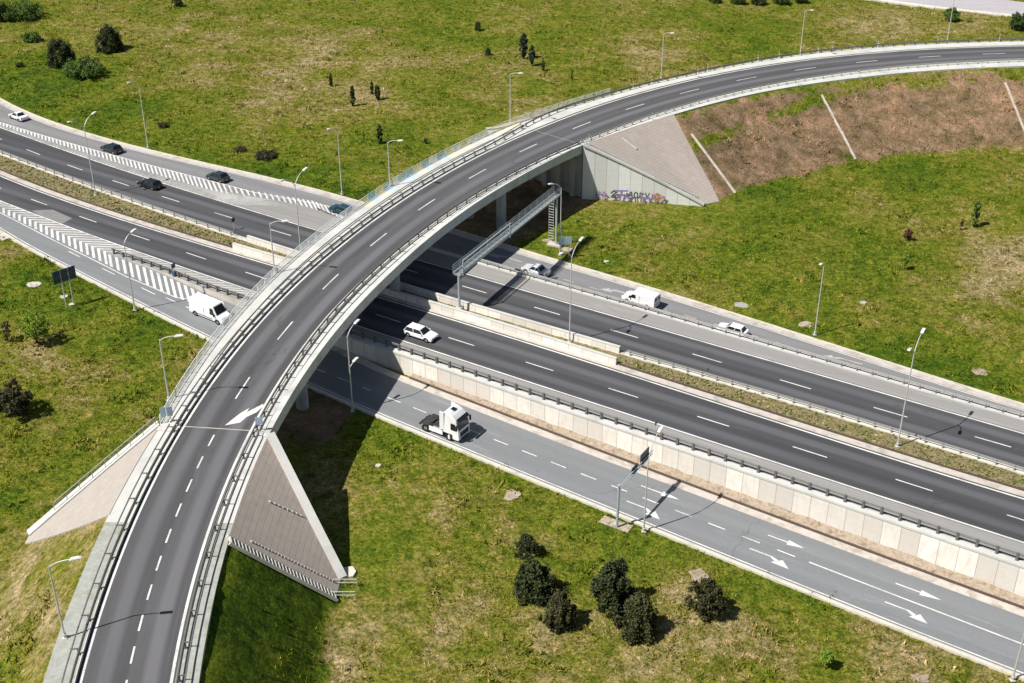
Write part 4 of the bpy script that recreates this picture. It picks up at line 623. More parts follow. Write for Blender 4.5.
# ---- paved slopes with their wing walls
def slope(name, side, qn, qw, label, mat, umax=1.0, nq=14, no=14, dz=.10):
    """qn(u), qw(u): stations of the open end and the wing wall at u = 0 (top) .. 1 (toe)"""
    dfun, wfun = (dL, WL) if side > 0 else (dR, WR); vs = []; uv = []
    for i in range(nq+1):
        for j in range(no+1):
            u = umax*j/no; q = lerp(qn(u), qw(u), i/nq); o_ = dfun(q) - .05 + (wfun(q)+.05)*u; x, y = OV(q, side*o_)
            vs.append((x, y, lerp(ZD-.05, G(x, y), u) + dz)); uv.append((q, o_))
    m = no+1; n = len(vs); bot = [(x, y, -6.5) for x, y, z in vs]
    fs = [(i*m+j, (i+1)*m+j, (i+1)*m+j+1, i*m+j+1) for i in range(nq) for j in range(no)]
    rim = [j for j in range(m)] + [i*m+no for i in range(1, nq+1)] + [nq*m+j for j in range(no-1, -1, -1)] + [i*m for i in range(nq-1, 0, -1)]
    b = MB(); b.add(vs + bot, fs + [(rim[k], rim[(k+1) % len(rim)], n+rim[(k+1) % len(rim)], n+rim[k]) for k in range(len(rim))], uv + uv)
    o = tag(b.build(name, M[mat]), label, 'paved slope'); return lambda u, q: (lambda o_: (*OV(q, side*o_), None))(dfun(q)+wfun(q)*u), vs, m, nq
def edge_pts(side, qf, us_, dz):
    dfun, wfun = (dL, WL) if side > 0 else (dR, WR); out = []
    for u in us_:
        q = qf(u); x, y = OV(q, side*(dfun(q)+wfun(q)*u)); out.append((x, y, lerp(ZD-.05, G(x, y), u)+dz))
    return out
def wing(pts, outward, label, rail=None, mat='concrete', face_mat=None):
    """pts along the top; outward = side on which the wall drops"""
    a, c = Vector(pts[0]), Vector(pts[-1]); t = empty('wing_wall', (a.x, a.y, 0)); tag(t, label, 'wing wall'); Ti = Matrix.Translation(-t.location)
    d = (c-a).xy.normalized(); nrm = Vector((-d.y, d.x))*outward
    b = MB(); n = len(pts); vs = []; uv = []; L_ = 0
    for k, p in enumerate(pts):
        if k: L_ += (Vector(pts[k]).xy - Vector(pts[k-1]).xy).length
        for sgn, z in ((0, p[2]), (1, p[2]), (1, -6.5), (0, -6.5)): vs.append((p[0]+nrm.x*.45*sgn, p[1]+nrm.y*.45*sgn, z)); uv.append((L_, z))
    fs = [(i*4+k, i*4+(k+1) % 4, (i+1)*4+(k+1) % 4, (i+1)*4+k) for i in range(n-1) for k in range(4)] + [(0, 1, 2, 3), tuple(range((n-1)*4, n*4))[::-1]]
    b.add(vs, fs, uv); o = b.build('wall', M[face_mat or mat]); o.data.transform(Ti); o.parent = t
    b = MB()
    for i in range(n-1):
        p, q = Vector(pts[i]), Vector(pts[i+1]); off = Vector((nrm.x, nrm.y, 0))*.2
        b.bar(p+off+Vector((0, 0, .12)), q+off+Vector((0, 0, .12)), .95, .26)
    o = b.build('coping', M['concrete_pale']); o.data.transform(Ti); o.parent = t
    if rail:
        b = MB(); off = Vector((nrm.x, nrm.y, 0))*rail[1]; u0, u1 = rail[2], rail[3]; A = a.lerp(c, u0)+off; B = a.lerp(c, u1)+off
        for z in (.55, 1.0): b.tube([A+Vector((0, 0, .2+z)), B+Vector((0, 0, .2+z))], .05, 6)
        o = b.build('handrail', M[rail[0]]); o.data.transform(Ti); o.parent = t
        for k in range(9):
            p = A.lerp(B, k/8); b = MB(); b.tube([p, p+Vector((0, 0, 1.2))], .045, 6); o = b.build('handrail_post', M[rail[0]]); o.data.transform(Ti); o.parent = t
    return t
us_ = [k/10 for k in range(11)]
# south-east
qn = lambda u: lerp(14.6, 18.2, u); qw = lambda u: lerp(32.6, 20.8, u)
slope('paved_slope', -1, qn, qw, 'brown paved triangular slope right of the flyover near end, with stairs on its lower edge', 'pavers')
wing(edge_pts(-1, qw, us_, .12), 1, 'sloping white-topped wing wall running down to the small concrete box at its foot', None)
# north-east
qn = lambda u: lerp(154.9, 148.7, u); qw = lambda u: lerp(131.4, 145.2, u)
slope('paved_slope', -1, qn, qw, 'wide grey-brown paved slope above the graffitied wall', 'pavers_dark')
PNE = edge_pts(-1, qw, us_, .12); NEW = wing(PNE, -1, 'tall pale wing wall with purple and black graffiti along its foot', ('galv', -.3, .02, .92), face_mat='wall_pale')
# south-west
qn = lambda u: lerp(18.1, 24.0, u); qw = lambda u: lerp(33.2, 25.2, u)
slope('paved_slope', 1, qn, qw, 'pale pinkish paved slope left of the flyover near end', 'pavers_pale')
wing(edge_pts(1, qw, us_, .12), -1, 'sloping wing wall with a double handrail left of the flyover', ('rail', .25, .02, .8))
# north-west
qn = lambda u: lerp(150, 144.4, u); qw = lambda u: lerp(131.6, 141.0, u)
slope('paved_slope', 1, qn, qw, 'paved slope on the far side of the flyover beyond the parapet', 'pavers_dark')
wing(edge_pts(1, qw, us_, .12), 1, 'wing wall on the far side of the flyover beyond the parapet', None)

sl_ = [o for o in bpy.data.objects if o.get('category') == 'paved slope'][0]
for (qa, ua, qb, ub, n) in ((16.3, .18, 19.6, .93, 26), (23.5, .22, 25.0, .5, 8)):
    for k in range(n):
        u = lerp(ua, ub, k/(n-1)); q = lerp(qa, qb, k/(n-1)); x, y = OV(q, -(dR(q)+WR(q)*u)); b = MB(); b.box((x, y, lerp(ZD-.05, G(x, y), u)+.12), (.2, .2, .14), k*.3); b.build('weep_stone', M['concrete'], sl_)
M['stony_soil'] = mottled('pale_stony_soil', (.40, .33, .26), .4, 2.5, fine=7, stain=(.16, .15, .06), stain_sc=1.2)
# ================= GRAFFITI on the north-eastern wing wall (paint on the wall face) =================
def graffiti():
    a, c = Vector(PNE[0]), Vector(PNE[-1]); d = (c-a).xy.normalized(); nrm = Vector((-d.y, d.x))*-1
    L_ = (c-a).xy.length; cols = {'graffiti_purple': (.32, .20, .46), 'graffiti_black': (.12, .13, .15), 'graffiti_orange': (.62, .36, .18), 'graffiti_lilac': (.42, .30, .50), 'graffiti_pink': (.60, .40, .42)}
    for k, v in cols.items(): M[k] = mottled(k, v, .25, 4, .8)
    zb = G(*c.xy) + .25; z0 = zb + .1
    def P3(s, z, e): p = a.xy + d*s + nrm*(.452+e); return (p.x - NEW.location.x, p.y - NEW.location.y, z)
    def stroke(mb, pts, w, e):
        pts = [(s_*.78+.3, zb+.1+(z_-zb-.1)*.92) for s_, z_ in pts]; w *= .85
        for (s0, z0), (s1, z1) in zip(pts, pts[1:]):
            dx, dz = s1-s0, z1-z0; l = math.hypot(dx, dz) or 1; nx, nz = -dz/l*w/2, dx/l*w/2; ex, ez = dx/l*w*.3, dz/l*w*.3
            mb.add([P3(s0-ex+nx, z0-ez+nz, e), P3(s0-ex-nx, z0-ez-nz, e), P3(s1+ex-nx, z1+ez-nz, e), P3(s1+ex+nx, z1+ez+nz, e)], [(0, 1, 2, 3)])
    G_ = {k: MB() for k in cols}
    def arc(cx, cz, rx, rz, a0, a1, n=10): return [(cx+rx*math.cos(R(lerp(a0, a1, i/n))), cz+rz*math.sin(R(lerp(a0, a1, i/n)))) for i in range(n+1)]
    z0 = zb + .1
    g = G_['graffiti_lilac']; stroke(g, arc(3.2, z0+.9, .55, .7, 30, 330), .3, .004); stroke(g, [(4.2, z0+.3), (4.2, z0+1.6), (4.9, z0+1.2), (4.3, z0+.9), (5, z0+.3)], .3, .005)
    stroke(G_['graffiti_black'], [(5.9, z0+1.5), (6.5, z0+1.9), (7.1, z0+1.7), (6.2, z0+1.0), (6.9, z0+.6), (5.9, z0+.7)], .34, .006)
    g = G_['graffiti_purple']; stroke(g, [(6.9, z0+1.9), (9.4, z0+2.0)], .36, .008); stroke(g, [(8.2, z0+1.9), (7.7, z0-.05)], .42, .009); stroke(g, [(8.8, z0+.2), (9.3, z0+1.5), (9.9, z0+.2)], .34, .008); stroke(g, [(9.0, z0+.6), (9.8, z0+.6)], .2, .01)
    g = G_['graffiti_black']; stroke(g, [(9.3, z0+.9), (10.2, z0+1.8), (10.5, z0+.5)], .28, .012); stroke(g, arc(11.2, z0+1.2, .4, .55, 0, 360), .26, .006); stroke(g, [(12, z0+.7), (12.1, z0+1.7), (12.8, z0+1.5), (12.2, z0+1.1)], .26, .007); stroke(g, [(13.2, z0+1.7), (13.6, z0+.8), (14.1, z0+1.7)], .26, .011)
    g = G_['graffiti_purple']; stroke(g, [(12.3, z0+1.2), (13.0, z0+.3), (13.9, z0+.8), (14.6, z0+.4), (14.8, z0+1.5)], .34, .014); stroke(g, [(12.8, z0+.3), (12.7, z0-.1)], .2, .013)
    stroke(G_['graffiti_orange'], arc(15.7, z0+.95, .55, .65, 0, 360, 14), .42, .006); stroke(G_['graffiti_black'], arc(15.7, z0+.95, .22, .3, 0, 360), .14, .015); stroke(G_['graffiti_pink'], [(16.3, z0+1.4), (17.3, z0+1.0), (16.6, z0+.3)], .5, .004)
    for k, mb in G_.items():
        if mb.v: o = mb.build('graffiti', M[k], NEW, fix=False)
graffiti()
# stairs along the lower edge of the south-eastern slope
def stairs():
    qn = lambda u: lerp(14.2, 17.8, u)
    p0 = Vector(edge_pts(-1, qn, [0], .25)[0]); p1 = Vector(edge_pts(-1, qn, [1], .25)[0]); t = empty('stairs', p1); tag(t, 'steep flight of pale concrete steps down the lower edge of the brown paved slope', 'stairs')
    d = (p1-p0); n = 30; h = Vector((d.x, d.y, 0)).normalized(); yaw = math.atan2(h.y, h.x); Ti = -p1
    for k in range(n):
        c = p0.lerp(p1, (k+.5)/n) + Ti; b = MB(); b.box((c.x, c.y, c.z-.12), (.26, 1.0, .34), yaw); o = b.build('step', M['kerb'], t)
    side = Vector((-h.y, h.x, 0))
    for sg in (-1, 1):
        b = MB(); off = side*sg*.62; b.bar(p0+off+Ti-Vector((0, 0, .06)), p1+off+Ti-Vector((0, 0, .06)), .2, .3); b.build('stringer', M['kerb'], t)
    b = MB(); b.bar(p0+Ti-Vector((0, 0, .33)), p1+Ti-Vector((0, 0, .33)), 1.0, .2); b.build('stair_bed', M['drain'], t)
    # concrete inlet box and pipe rails at the foot
    x, y = V['cabinet'][:2]; z = TZat(x, y); e = empty('drain_inlet', (x, y, z), .3); tag(e, 'small pale concrete drain box at the foot of the stairs', 'drain inlet')
    b = MB(); b.prism([(-.9, -.75), (.7, -.85), (1.15, -.2), (1.0, .7), (-.7, .9), (-.95, .3)], -.5, .25); b.build('slab', M['kerb'], e, bevel=.04)
    b = MB(); b.box((-.75, 0, .42), (.25, 1.3, .5)); b.box((-.5, -.1, .3), (.16, .5, .3)); b.build('headwall', M['concrete_pale'], e, bevel=.03)
    x2, y2 = V['stair_b'][:2]; x2 += 1.25; z = TZat(x2, y2); e = empty('handrail', (x2, y2, z), 0); tag(e, 'pair of low galvanised pipe rails beside the foot of the stairs', 'handrail')
    for j, yy in enumerate((-.9, 1.0)):
        b = MB(); b.tube([(-1.3, yy, .0), (-1.3, yy, .95), (1.1, yy, .95), (1.1, yy, 0)], .045, 6); b.tube([(-1.3, yy, .5), (1.1, yy, .5)], .035, 6); b.tube([(-.1, yy, 0), (-.1, yy, .95)], .035, 6); b.build('rail', M['galv'], e)
stairs()
for k, (a, c) in enumerate(V['chutes']):
    A, B = Vector(a), Vector(c)
    n = 16; pts = []
    for i in range(n+1): x, y = A.x+(B.x-A.x)*i/n, A.y+(B.y-A.y)*i/n; pts.append(Vector((x, y, TZat(x, y)+.10)))
    b = MB()
    dd = (B-A).xy.normalized(); w = Vector((-dd.y, dd.x, 0))
    for i in range(n):
        for sg in (-1, 1): b.bar(pts[i]+w*.13*sg, pts[i+1]+w*.13*sg, .08, .28)
        b.bar(pts[i]-Vector((0, 0, .08)), pts[i+1]-Vector((0, 0, .08)), .22, .12)
    o = b.build('drain_chute', M['pink_concrete']); o.location = (0, 0, 0)
    tag(o, ('straight concrete drain chute down the brown slope, just right of the grey-brown paving', 'straight concrete drain chute in the middle of the brown slope', 'straight concrete drain chute down the brown slope at the right edge of the photo')[k], 'drain chute', 'drain chutes on the brown slope')
# short chute on the north-eastern paving
b = MB(); q0 = 141.5
pa = [Vector((*OV(q, -(dR(q)+WR(q)*u)), lerp(ZD, G(*OV(q, -(dR(q)+WR(q)*u))), u)+.16)) for q, u in ((140.0, .08), (141.0, .24))]
b.bar(pa[0], pa[1], .35, .14); tag(b.build('drain_chute', M['kerb']), 'short pale drain chute on the grey-brown paved slope above the graffiti', 'drain chute')
# the wide verge at the far road
fr = V['far_road']; b = MB(); b.prism([(x, y) for x, y, z in fr], -8, [TZat(x, y)+.5 for x, y, z in fr]); tag(b.build('far_road', M['asphalt_old']), kind='structure')
b = MB()
for i in range(4):
    a, c = Vector(fr[i]), Vector(fr[i+1]); d_ = (c-a).xy.normalized(); n_ = Vector((d_.y, -d_.x))*1.1; za, zc_ = TZat(a.x, a.y)+.52, TZat(c.x, c.y)+.52
    b.prism([(a.x, a.y), (c.x, c.y), (c.x+n_.x, c.y+n_.y), (a.x+n_.x, a.y+n_.y)], -8, [za, zc_, zc_-.2, za-.2])
tag(b.build('far_road_verge', M['kerb']), kind='structure')

# ================= STREET LAMPS =================
def lamp_head(parent, p, yaw, tilt):
    b = MB(); b.side([(-.1, -.05), (.15, -.09), (.85, -.05), (.9, .0), (.7, .10), (.15, .12), (-.1, .06)], -.17, .17)
    o = b.build('lamp_head', M['lamp_head'], parent, bevel=.03); o.location = p; o.rotation_euler = (0, -tilt, yaw)
    g = MB(); g.box((.5, 0, -.095), (.55, .24, .04)); g.build('lamp_glass', M['lamp_glass'], o)
def lamp(key, arms, label, group, rise=.7, length=1.6, extra=None):
    x, y, z, h = DATA['lamps'][key]; t = empty('street_lamp', (x, y, z)); tag(t, label, 'street lamp', group)
    b = MB(); b.tube([(0, 0, -.5), (0, 0, h*.3), (0, 0, h*.65), (0, 0, h-.3)], [.098, .086, .07, .06], 10); b.build('pole', M['galv'], t)
    b = MB(); b.tube([(0, 0, -.3), (0, 0, .45)], .17, 10); b.box((0, 0, .03), (.5, .5, .06)); b.build('pole_base', M['galv'], t)
    for yaw in arms:
        dx, dy = math.cos(yaw), math.sin(yaw); b = MB(); pts = []
        for k in range(7):
            u = k/6; pts.append((dx*length*u**1.25, dy*length*u**1.25, h-.5 + (rise+.5)*(1-(1-u)**1.7)))
        b.tube(pts, [.06-.018*k/6 for k in range(7)], 8); b.build('arm', M['galv'], t); p = pts[-1]; lamp_head(t, p, yaw, R(12))
    if extra:
        zz, yaw = extra; b = MB(); dx, dy = math.cos(yaw), math.sin(yaw); b.tube([(0, 0, zz), (dx*.5, dy*.5, zz+.3), (dx*.9, dy*.9, zz+.5)], .05, 6); b.build('arm', M['galv'], t); lamp_head(t, (dx*.85, dy*.85, zz+.5), yaw, R(12))
    return t
aN = math.atan2(N[1], N[0]); aS = aN + math.pi
LG = 'single-arm lamps along the slip roads'; MG = 'two-armed lamps in the median'; BG = 'single-arm lamps on the left edge of the flyover road'
lamp('north_a', [aS], 'tall street lamp at the meadow edge above the dark cars, leftmost on the far side', LG)
lamp('north_b', [aS], 'street lamp at the meadow edge just above the petrol blue car', LG)
lamp('north_c', [aS-.4], 'street lamp beside the ladder end of the sign gantry', LG)
lamp('north_d', [aS], 'street lamp on the right-hand meadow beside the upper slip road', LG, rise=.3, length=.9)
lamp('med_a', [aN, aS], 'two-armed lamp in the grassy median at the far left, above the dark chevrons', MG, 1.2, 2.1)
lamp('med_b', [aN, aS], 'two-armed median lamp directly behind the left edge of the flyover', MG, 1.2, 2.1)
lamp('med_c', [aN, aS], 'two-armed median lamp just right of the sign gantry', MG, 1.2, 2.1)
lamp('med_d', [aN, aS], 'two-armed median lamp at the right side of the photo', MG, 1.2, 2.1)
lamp('south_a', [aN], 'street lamp beside the lower slip road, between the blue sign and the white van', LG)
lamp('south_b', [aN], 'street lamp with a second small head at the bridge shadow edge', LG, extra=(6.2, aN))
lamp('south_c', [aN], 'street lamp beside the lower slip road next to the cantilever road sign', LG, rise=2.2, length=2.2)
lamp('south_d', [aN], 'street lamp at the bottom right corner of the photo', LG)
def lampO(key, label):
    x, y = DATA['lamps'][key][:2]; q, o = SO(x, y); c, t_ = frame(q); lamp(key, [math.atan2(-t_[0], t_[1])], label, BG, rise=.25, length=1.9)
for k, l in (('br_a', 'street lamp on the gravel shoulder at the bottom left of the photo'), ('br_b', 'flyover street lamp beside the pale blue signs above the pale paved slope'), ('br_c', 'flyover street lamp on the parapet right of the white van'), ('br_d', 'flyover street lamp on the parapet above the petrol blue car'),
    ('br_e', 'flyover street lamp at the far end of the blue and yellow parapet'), ('br_f', 'street lamp on the far approach, just beyond the white baluster railing'), ('br_g', 'street lamp on the far approach, second from the right edge of the photo'), ('br_h', 'far approach street lamp in front of the round bush, top right')): lampO(k, l)

# ================= SIGNS =================
def gz(p): return TZat(p[0], p[1])
x, y, z = V['sign_blue']; t = empty('road_sign', (x, y, z), aN); tag(t, 'large dark blue road sign seen from behind on the left meadow', 'road sign')
hh = 6.2
yawb = R(43) - aN
b = MB(); b.box((0, 0, 4.6), (3.3, .08, 1.9), yawb); b.build('sign_panel', M['sign_back'], t, bevel=.02)
for sgn in (-.55, .55): b = MB(); b.tube([(math.cos(yawb)*sgn, math.sin(yawb)*sgn-.0, -.4), (math.cos(yawb)*sgn, math.sin(yawb)*sgn, 5.4)], .075, 8); b.build('post', M['galv'], t)
for zz in (4.1, 5.1): b = MB(); b.box((math.sin(yawb)*.07, -math.cos(yawb)*.07, zz), (3.0, .05, .06), yawb); b.build('back_brace', M['sign_back'], t)
# cantilever sign
x, y, z = V['cant_post']; t = empty('cantilever_sign', (x, y, z), aN); tag(t, 'cantilever road sign with two dark teal panels reaching over the lower slip road', 'road sign')
b = MB(); b.tube([(0, 0, -.3), (0, 0, 5.6)], .14, 12); b.tube([(0, 0, 5.55), (0, 0, 5.7)], .19, 12); b.build('post', M['gantry'], t)
for zz in (4.95, 5.35): b = MB(); b.tube([(0, 0, zz), (3.5, 0, zz+.12), (8.0, 0, zz+.18)], .07, 8); b.build('arm', M['gantry'], t)
for (x0, w, zc_, hh) in ((3.8, 1.4, 5.3, 1.15), (6.2, 2.1, 5.6, 1.7)): b = MB(); b.box((x0, .12, zc_), (w, .06, hh)); b.build('sign_panel', M['sign_green'], t, bevel=.02)
# teal sign near the gantry
x, y, z = V['sign_teal']; z = gz((x, y)); t = empty('road_sign', (x, y, z), R(8)); tag(t, 'pale teal road sign board standing on the grass beside the gantry ladder', 'road sign')
b = MB(); b.box((0, 0, 3.0), (2.0, .07, 1.3)); b.build('sign_panel', M['sign_teal'], t, bevel=.02)
for sx in (-.6, .6): b = MB(); b.tube([(sx, .09, -.4), (sx, .09, 3.5)], .05, 8); b.build('post', M['galv'], t)
# small square signs seen from behind
for k, (lab, yaw, h, w, mt) in {'sm_a': ('small dark sign on a short post in the hatched gap between carriageway and slip road', AX, 1.5, .75, 'sign_back'), 'sm_b': ('small dark blue sign standing by the median barrier left of the flyover', AX, 1.6, .7, 'sign_back'),
    'sm_c': ('small dark marker sign standing on the right-hand grass median', AX, 1.0, .4, 'sign_back'), 'sm_d': ('small dark marker sign on the guardrail above the tall retaining wall', AX, 1.0, .45, 'sign_back')}.items():
    x, y, z = V[k]; t = empty('small_sign', (x, y, z), yaw); tag(t, lab, 'small sign')
    b = MB(); b.tube([(0, 0, -.1), (0, 0, h+w*.5)], .04, 8); b.build('post', M['galv'], t); b = MB(); b.box((.05, 0, h+w*.2), (.04, w, w)); b.build('sign_panel', M[mt], t, bevel=.01)
    if k == 'sm_a': b = MB(); b.box((0, 0, .35), (.5, .35, .7)); b.build('marker_box', M['sign_back'], t, bevel=.02)
for k, lab in (('sg_left', 'pair of pale blue panels on posts at the left rail of the flyover'), ('sg_right', 'square dark sign panel at the right rail of the flyover beside the white arrow')):
    x, y, z = V[k]; q, o = SO(x, y); o = 5.6 if k == 'sg_left' else -eR(q)-1.1; x, y = OV(q, o); c, t_ = frame(q); t = empty('road_sign', (x, y, ZD), math.atan2(t_[1], t_[0])); tag(t, lab, 'road sign')
    if k == 'sg_left':
        for xx, yy, mt in ((0, .35, 'sign_teal'), (.25, -.3, 'sign_blue')): b = MB(); b.box((xx, yy, 1.55), (.05, .6, 1.15), .45); b.build('sign_panel', M[mt], t, bevel=.01); b = MB(); b.tube([(xx+.06, yy, -.05), (xx+.06, yy, 2.1)], .04, 8); b.build('post', M['galv'], t)
    else: b = MB(); b.box((0, 0, 1.5), (.05, .8, .9), .1); b.build('sign_panel', M['sign_blue'], t, bevel=.01); b = MB(); b.tube([(.06, 0, -.05), (.06, 0, 1.9)], .04, 8); b.build('post', M['galv'], t)
# delineator posts on the far approach
proto = None
where = ['on the right rail beside the start of the graffiti wall', 'on the right rail above the grey-brown paving', 'on the right edge above the middle chute', 'on the right edge right of the middle chute', 'on the right edge near the right chute']
def deline(x, y, z, label, group):
    global proto
    t = empty('marker_post', (x, y, z), random.uniform(0, .3)); tag(t, label, 'marker post', group)
    if proto is None:
        b = MB(); b.side([(-.06, -.1), (.06, -.1), (.06, 1.25), (-.06, 1.32)], -.07, .07); p = b.build('post', M['white'], t, bevel=.01); b = MB(); b.box((0, 0, 1.06), (.13, .15, .2)); r_ = b.build('reflector_band', M['trim'], t); proto = t
    else:
        for ch in proto.children: c = ch.copy(); COL.objects.link(c); c.parent = t
for i, p in enumerate(V['del_r']): q, o = SO(*p[:2]); deline(*OV(q, -(dR(q)-.35)), ZD, 'white marker post '+where[i], 'white marker posts on the far approach')
ords = ['first', 'second', 'third', 'fourth', 'fifth', 'sixth', 'seventh', 'eighth', 'ninth', 'tenth', 'eleventh']
for i, p in enumerate(V['del_l']): q, o = SO(*p[:2]); deline(*OV(q, dL(q)-.2), ZD, f'white marker post on the far left edge, {ords[i]} beyond the white baluster railing', 'white marker posts on the far approach')

# ================= SIGN GANTRY =================
def gantry():
    a, c = Vector(V['gan_s']), Vector(V['gan_n']); t = empty('sign_gantry', a); tag(t, 'blue-grey steel sign gantry with walkway spanning the far carriageway beside the flyover', 'gantry')
    d = (c-a); L_ = d.xy.length; yaw = math.atan2(d.y, d.x); t.rotation_euler = (0, 0, yaw); zt = 5.4
    b = MB(); b.box((L_/2+.15, -.35, zt+.32), (L_+.7, .10, .28)); b.build('front_beam', M['gantry'], t); b = MB(); b.box((L_/2+.15, .75, zt+.32), (L_+.7, .10, .28)); b.build('rear_beam', M['gantry'], t)
    b = MB(); b.box((L_/2+.15, .2, zt+.06), (L_+.6, .96, .05)); b.build('walkway_deck', M['rail'], t)
    for k in range(26): b = MB(); x = -.1+(L_+.5)*k/25; b.bar((x, -.28, zt+.3), (x, .68, zt+.3), .06); b.build('cross_bar', M['gantry'], t)
    for yy, hm in ((-.35, 1.0), (.75, 1.0)):
        for z0 in (.45, .78, 1.1): b = MB(); b.tube([(-.2, yy, zt+.4+z0*hm), (L_+.5, yy, zt+.4+z0*hm)], .026, 6); b.build('rail', M['gantry'], t)
        for k in range(17): x = -.2+(L_+.7)*k/16; b = MB(); b.tube([(x, yy, zt+.4), (x, yy, zt+1.5)], .026, 6); b.build('rail_post', M['gantry'], t)
    for x in (.4, L_*.46): b = MB(); b.box((x, -.5, zt+1.15), (.26, .12, 2.3)); b.build('sign_stanchion', M['gantry'], t)
    b = MB(); b.box((L_*.23+.2, -.55, zt+2.25), (L_*.46, .10, .16)); b.box((L_*.23+.2, -.55, zt+.62), (L_*.46, .08, .18)); b.build('sign_frame', M['gantry'], t)
    b = MB(); b.tube([(0, 0, -.3), (0, 0, zt)], .17, 12); b.build('leg', M['gantry'], t); b = MB(); b.tube([(0, 0, zt-.6), (.5, -.35, zt)], .1, 8); b.build('knee_brace', M['gantry'], t)
    b = MB(); b.box((0, 0, .3), (1.0, .9, .7)); b.build('footing', M['concrete'], t, bevel=.03)
    zb = c.z-a.z
    b = MB(); b.tube([(L_, .0, zb-.3), (L_, .0, zt)], .17, 12); b.build('leg', M['gantry'], t)
    b = MB(); b.tube([(L_-.1, .45, zb+.5), (L_-.1, .45, zt)], .03, 6); b.tube([(L_-.1, 1.25, zb+.5), (L_-.1, 1.25, zt)], .03, 6)
    for k in range(16): z = zb+1.0+k*.45; b.tube([(L_-.1, .45, z), (L_-.1, 1.25, z)], .035, 6)
    b.build('ladder', M['galv'], t)
    b = MB(); b.box((L_, .2, zb+.05), (1.4, 2.2, .3)); b.build('footing', M['concrete'], t, bevel=.03)
gantry()

# ================= VEHICLES =================
def wheel(parent, x, y, r, w, side):
    o = MB(); n = 20
    prof = [(r*.62, -w/2), (r*.93, -w/2), (r, -w/2+.03), (r, w/2-.03), (r*.93, w/2), (r*.62, w/2)]
    vs = [(r_*math.cos(2*math.pi*k/n), yy, r_*math.sin(2*math.pi*k/n)) for k in range(n) for r_, yy in prof]; m = len(prof)
    fs = [(k*m+i, k*m+(i+1) % m, ((k+1) % n)*m+(i+1) % m, ((k+1) % n)*m+i) for k in range(n) for i in range(m)]
    o.add(vs, fs); wh = o.build('tyre', M['tyre'], None, smooth_=False)
    h = empty('wheel', (x, y, r)); h.parent = parent; wh.parent = h
    g = MB(); g.tube([(0, -w/2*.55, 0), (0, w/2*.55, 0)], r*.6, 14)
    for k in range(5): a = 2*math.pi*k/5; g.bar((0, side*w/2*.62, 0), (math.cos(a)*r*.56, side*w/2*.62, math.sin(a)*r*.56), .05, .06)
    g.build('rim', M['rim'], h)
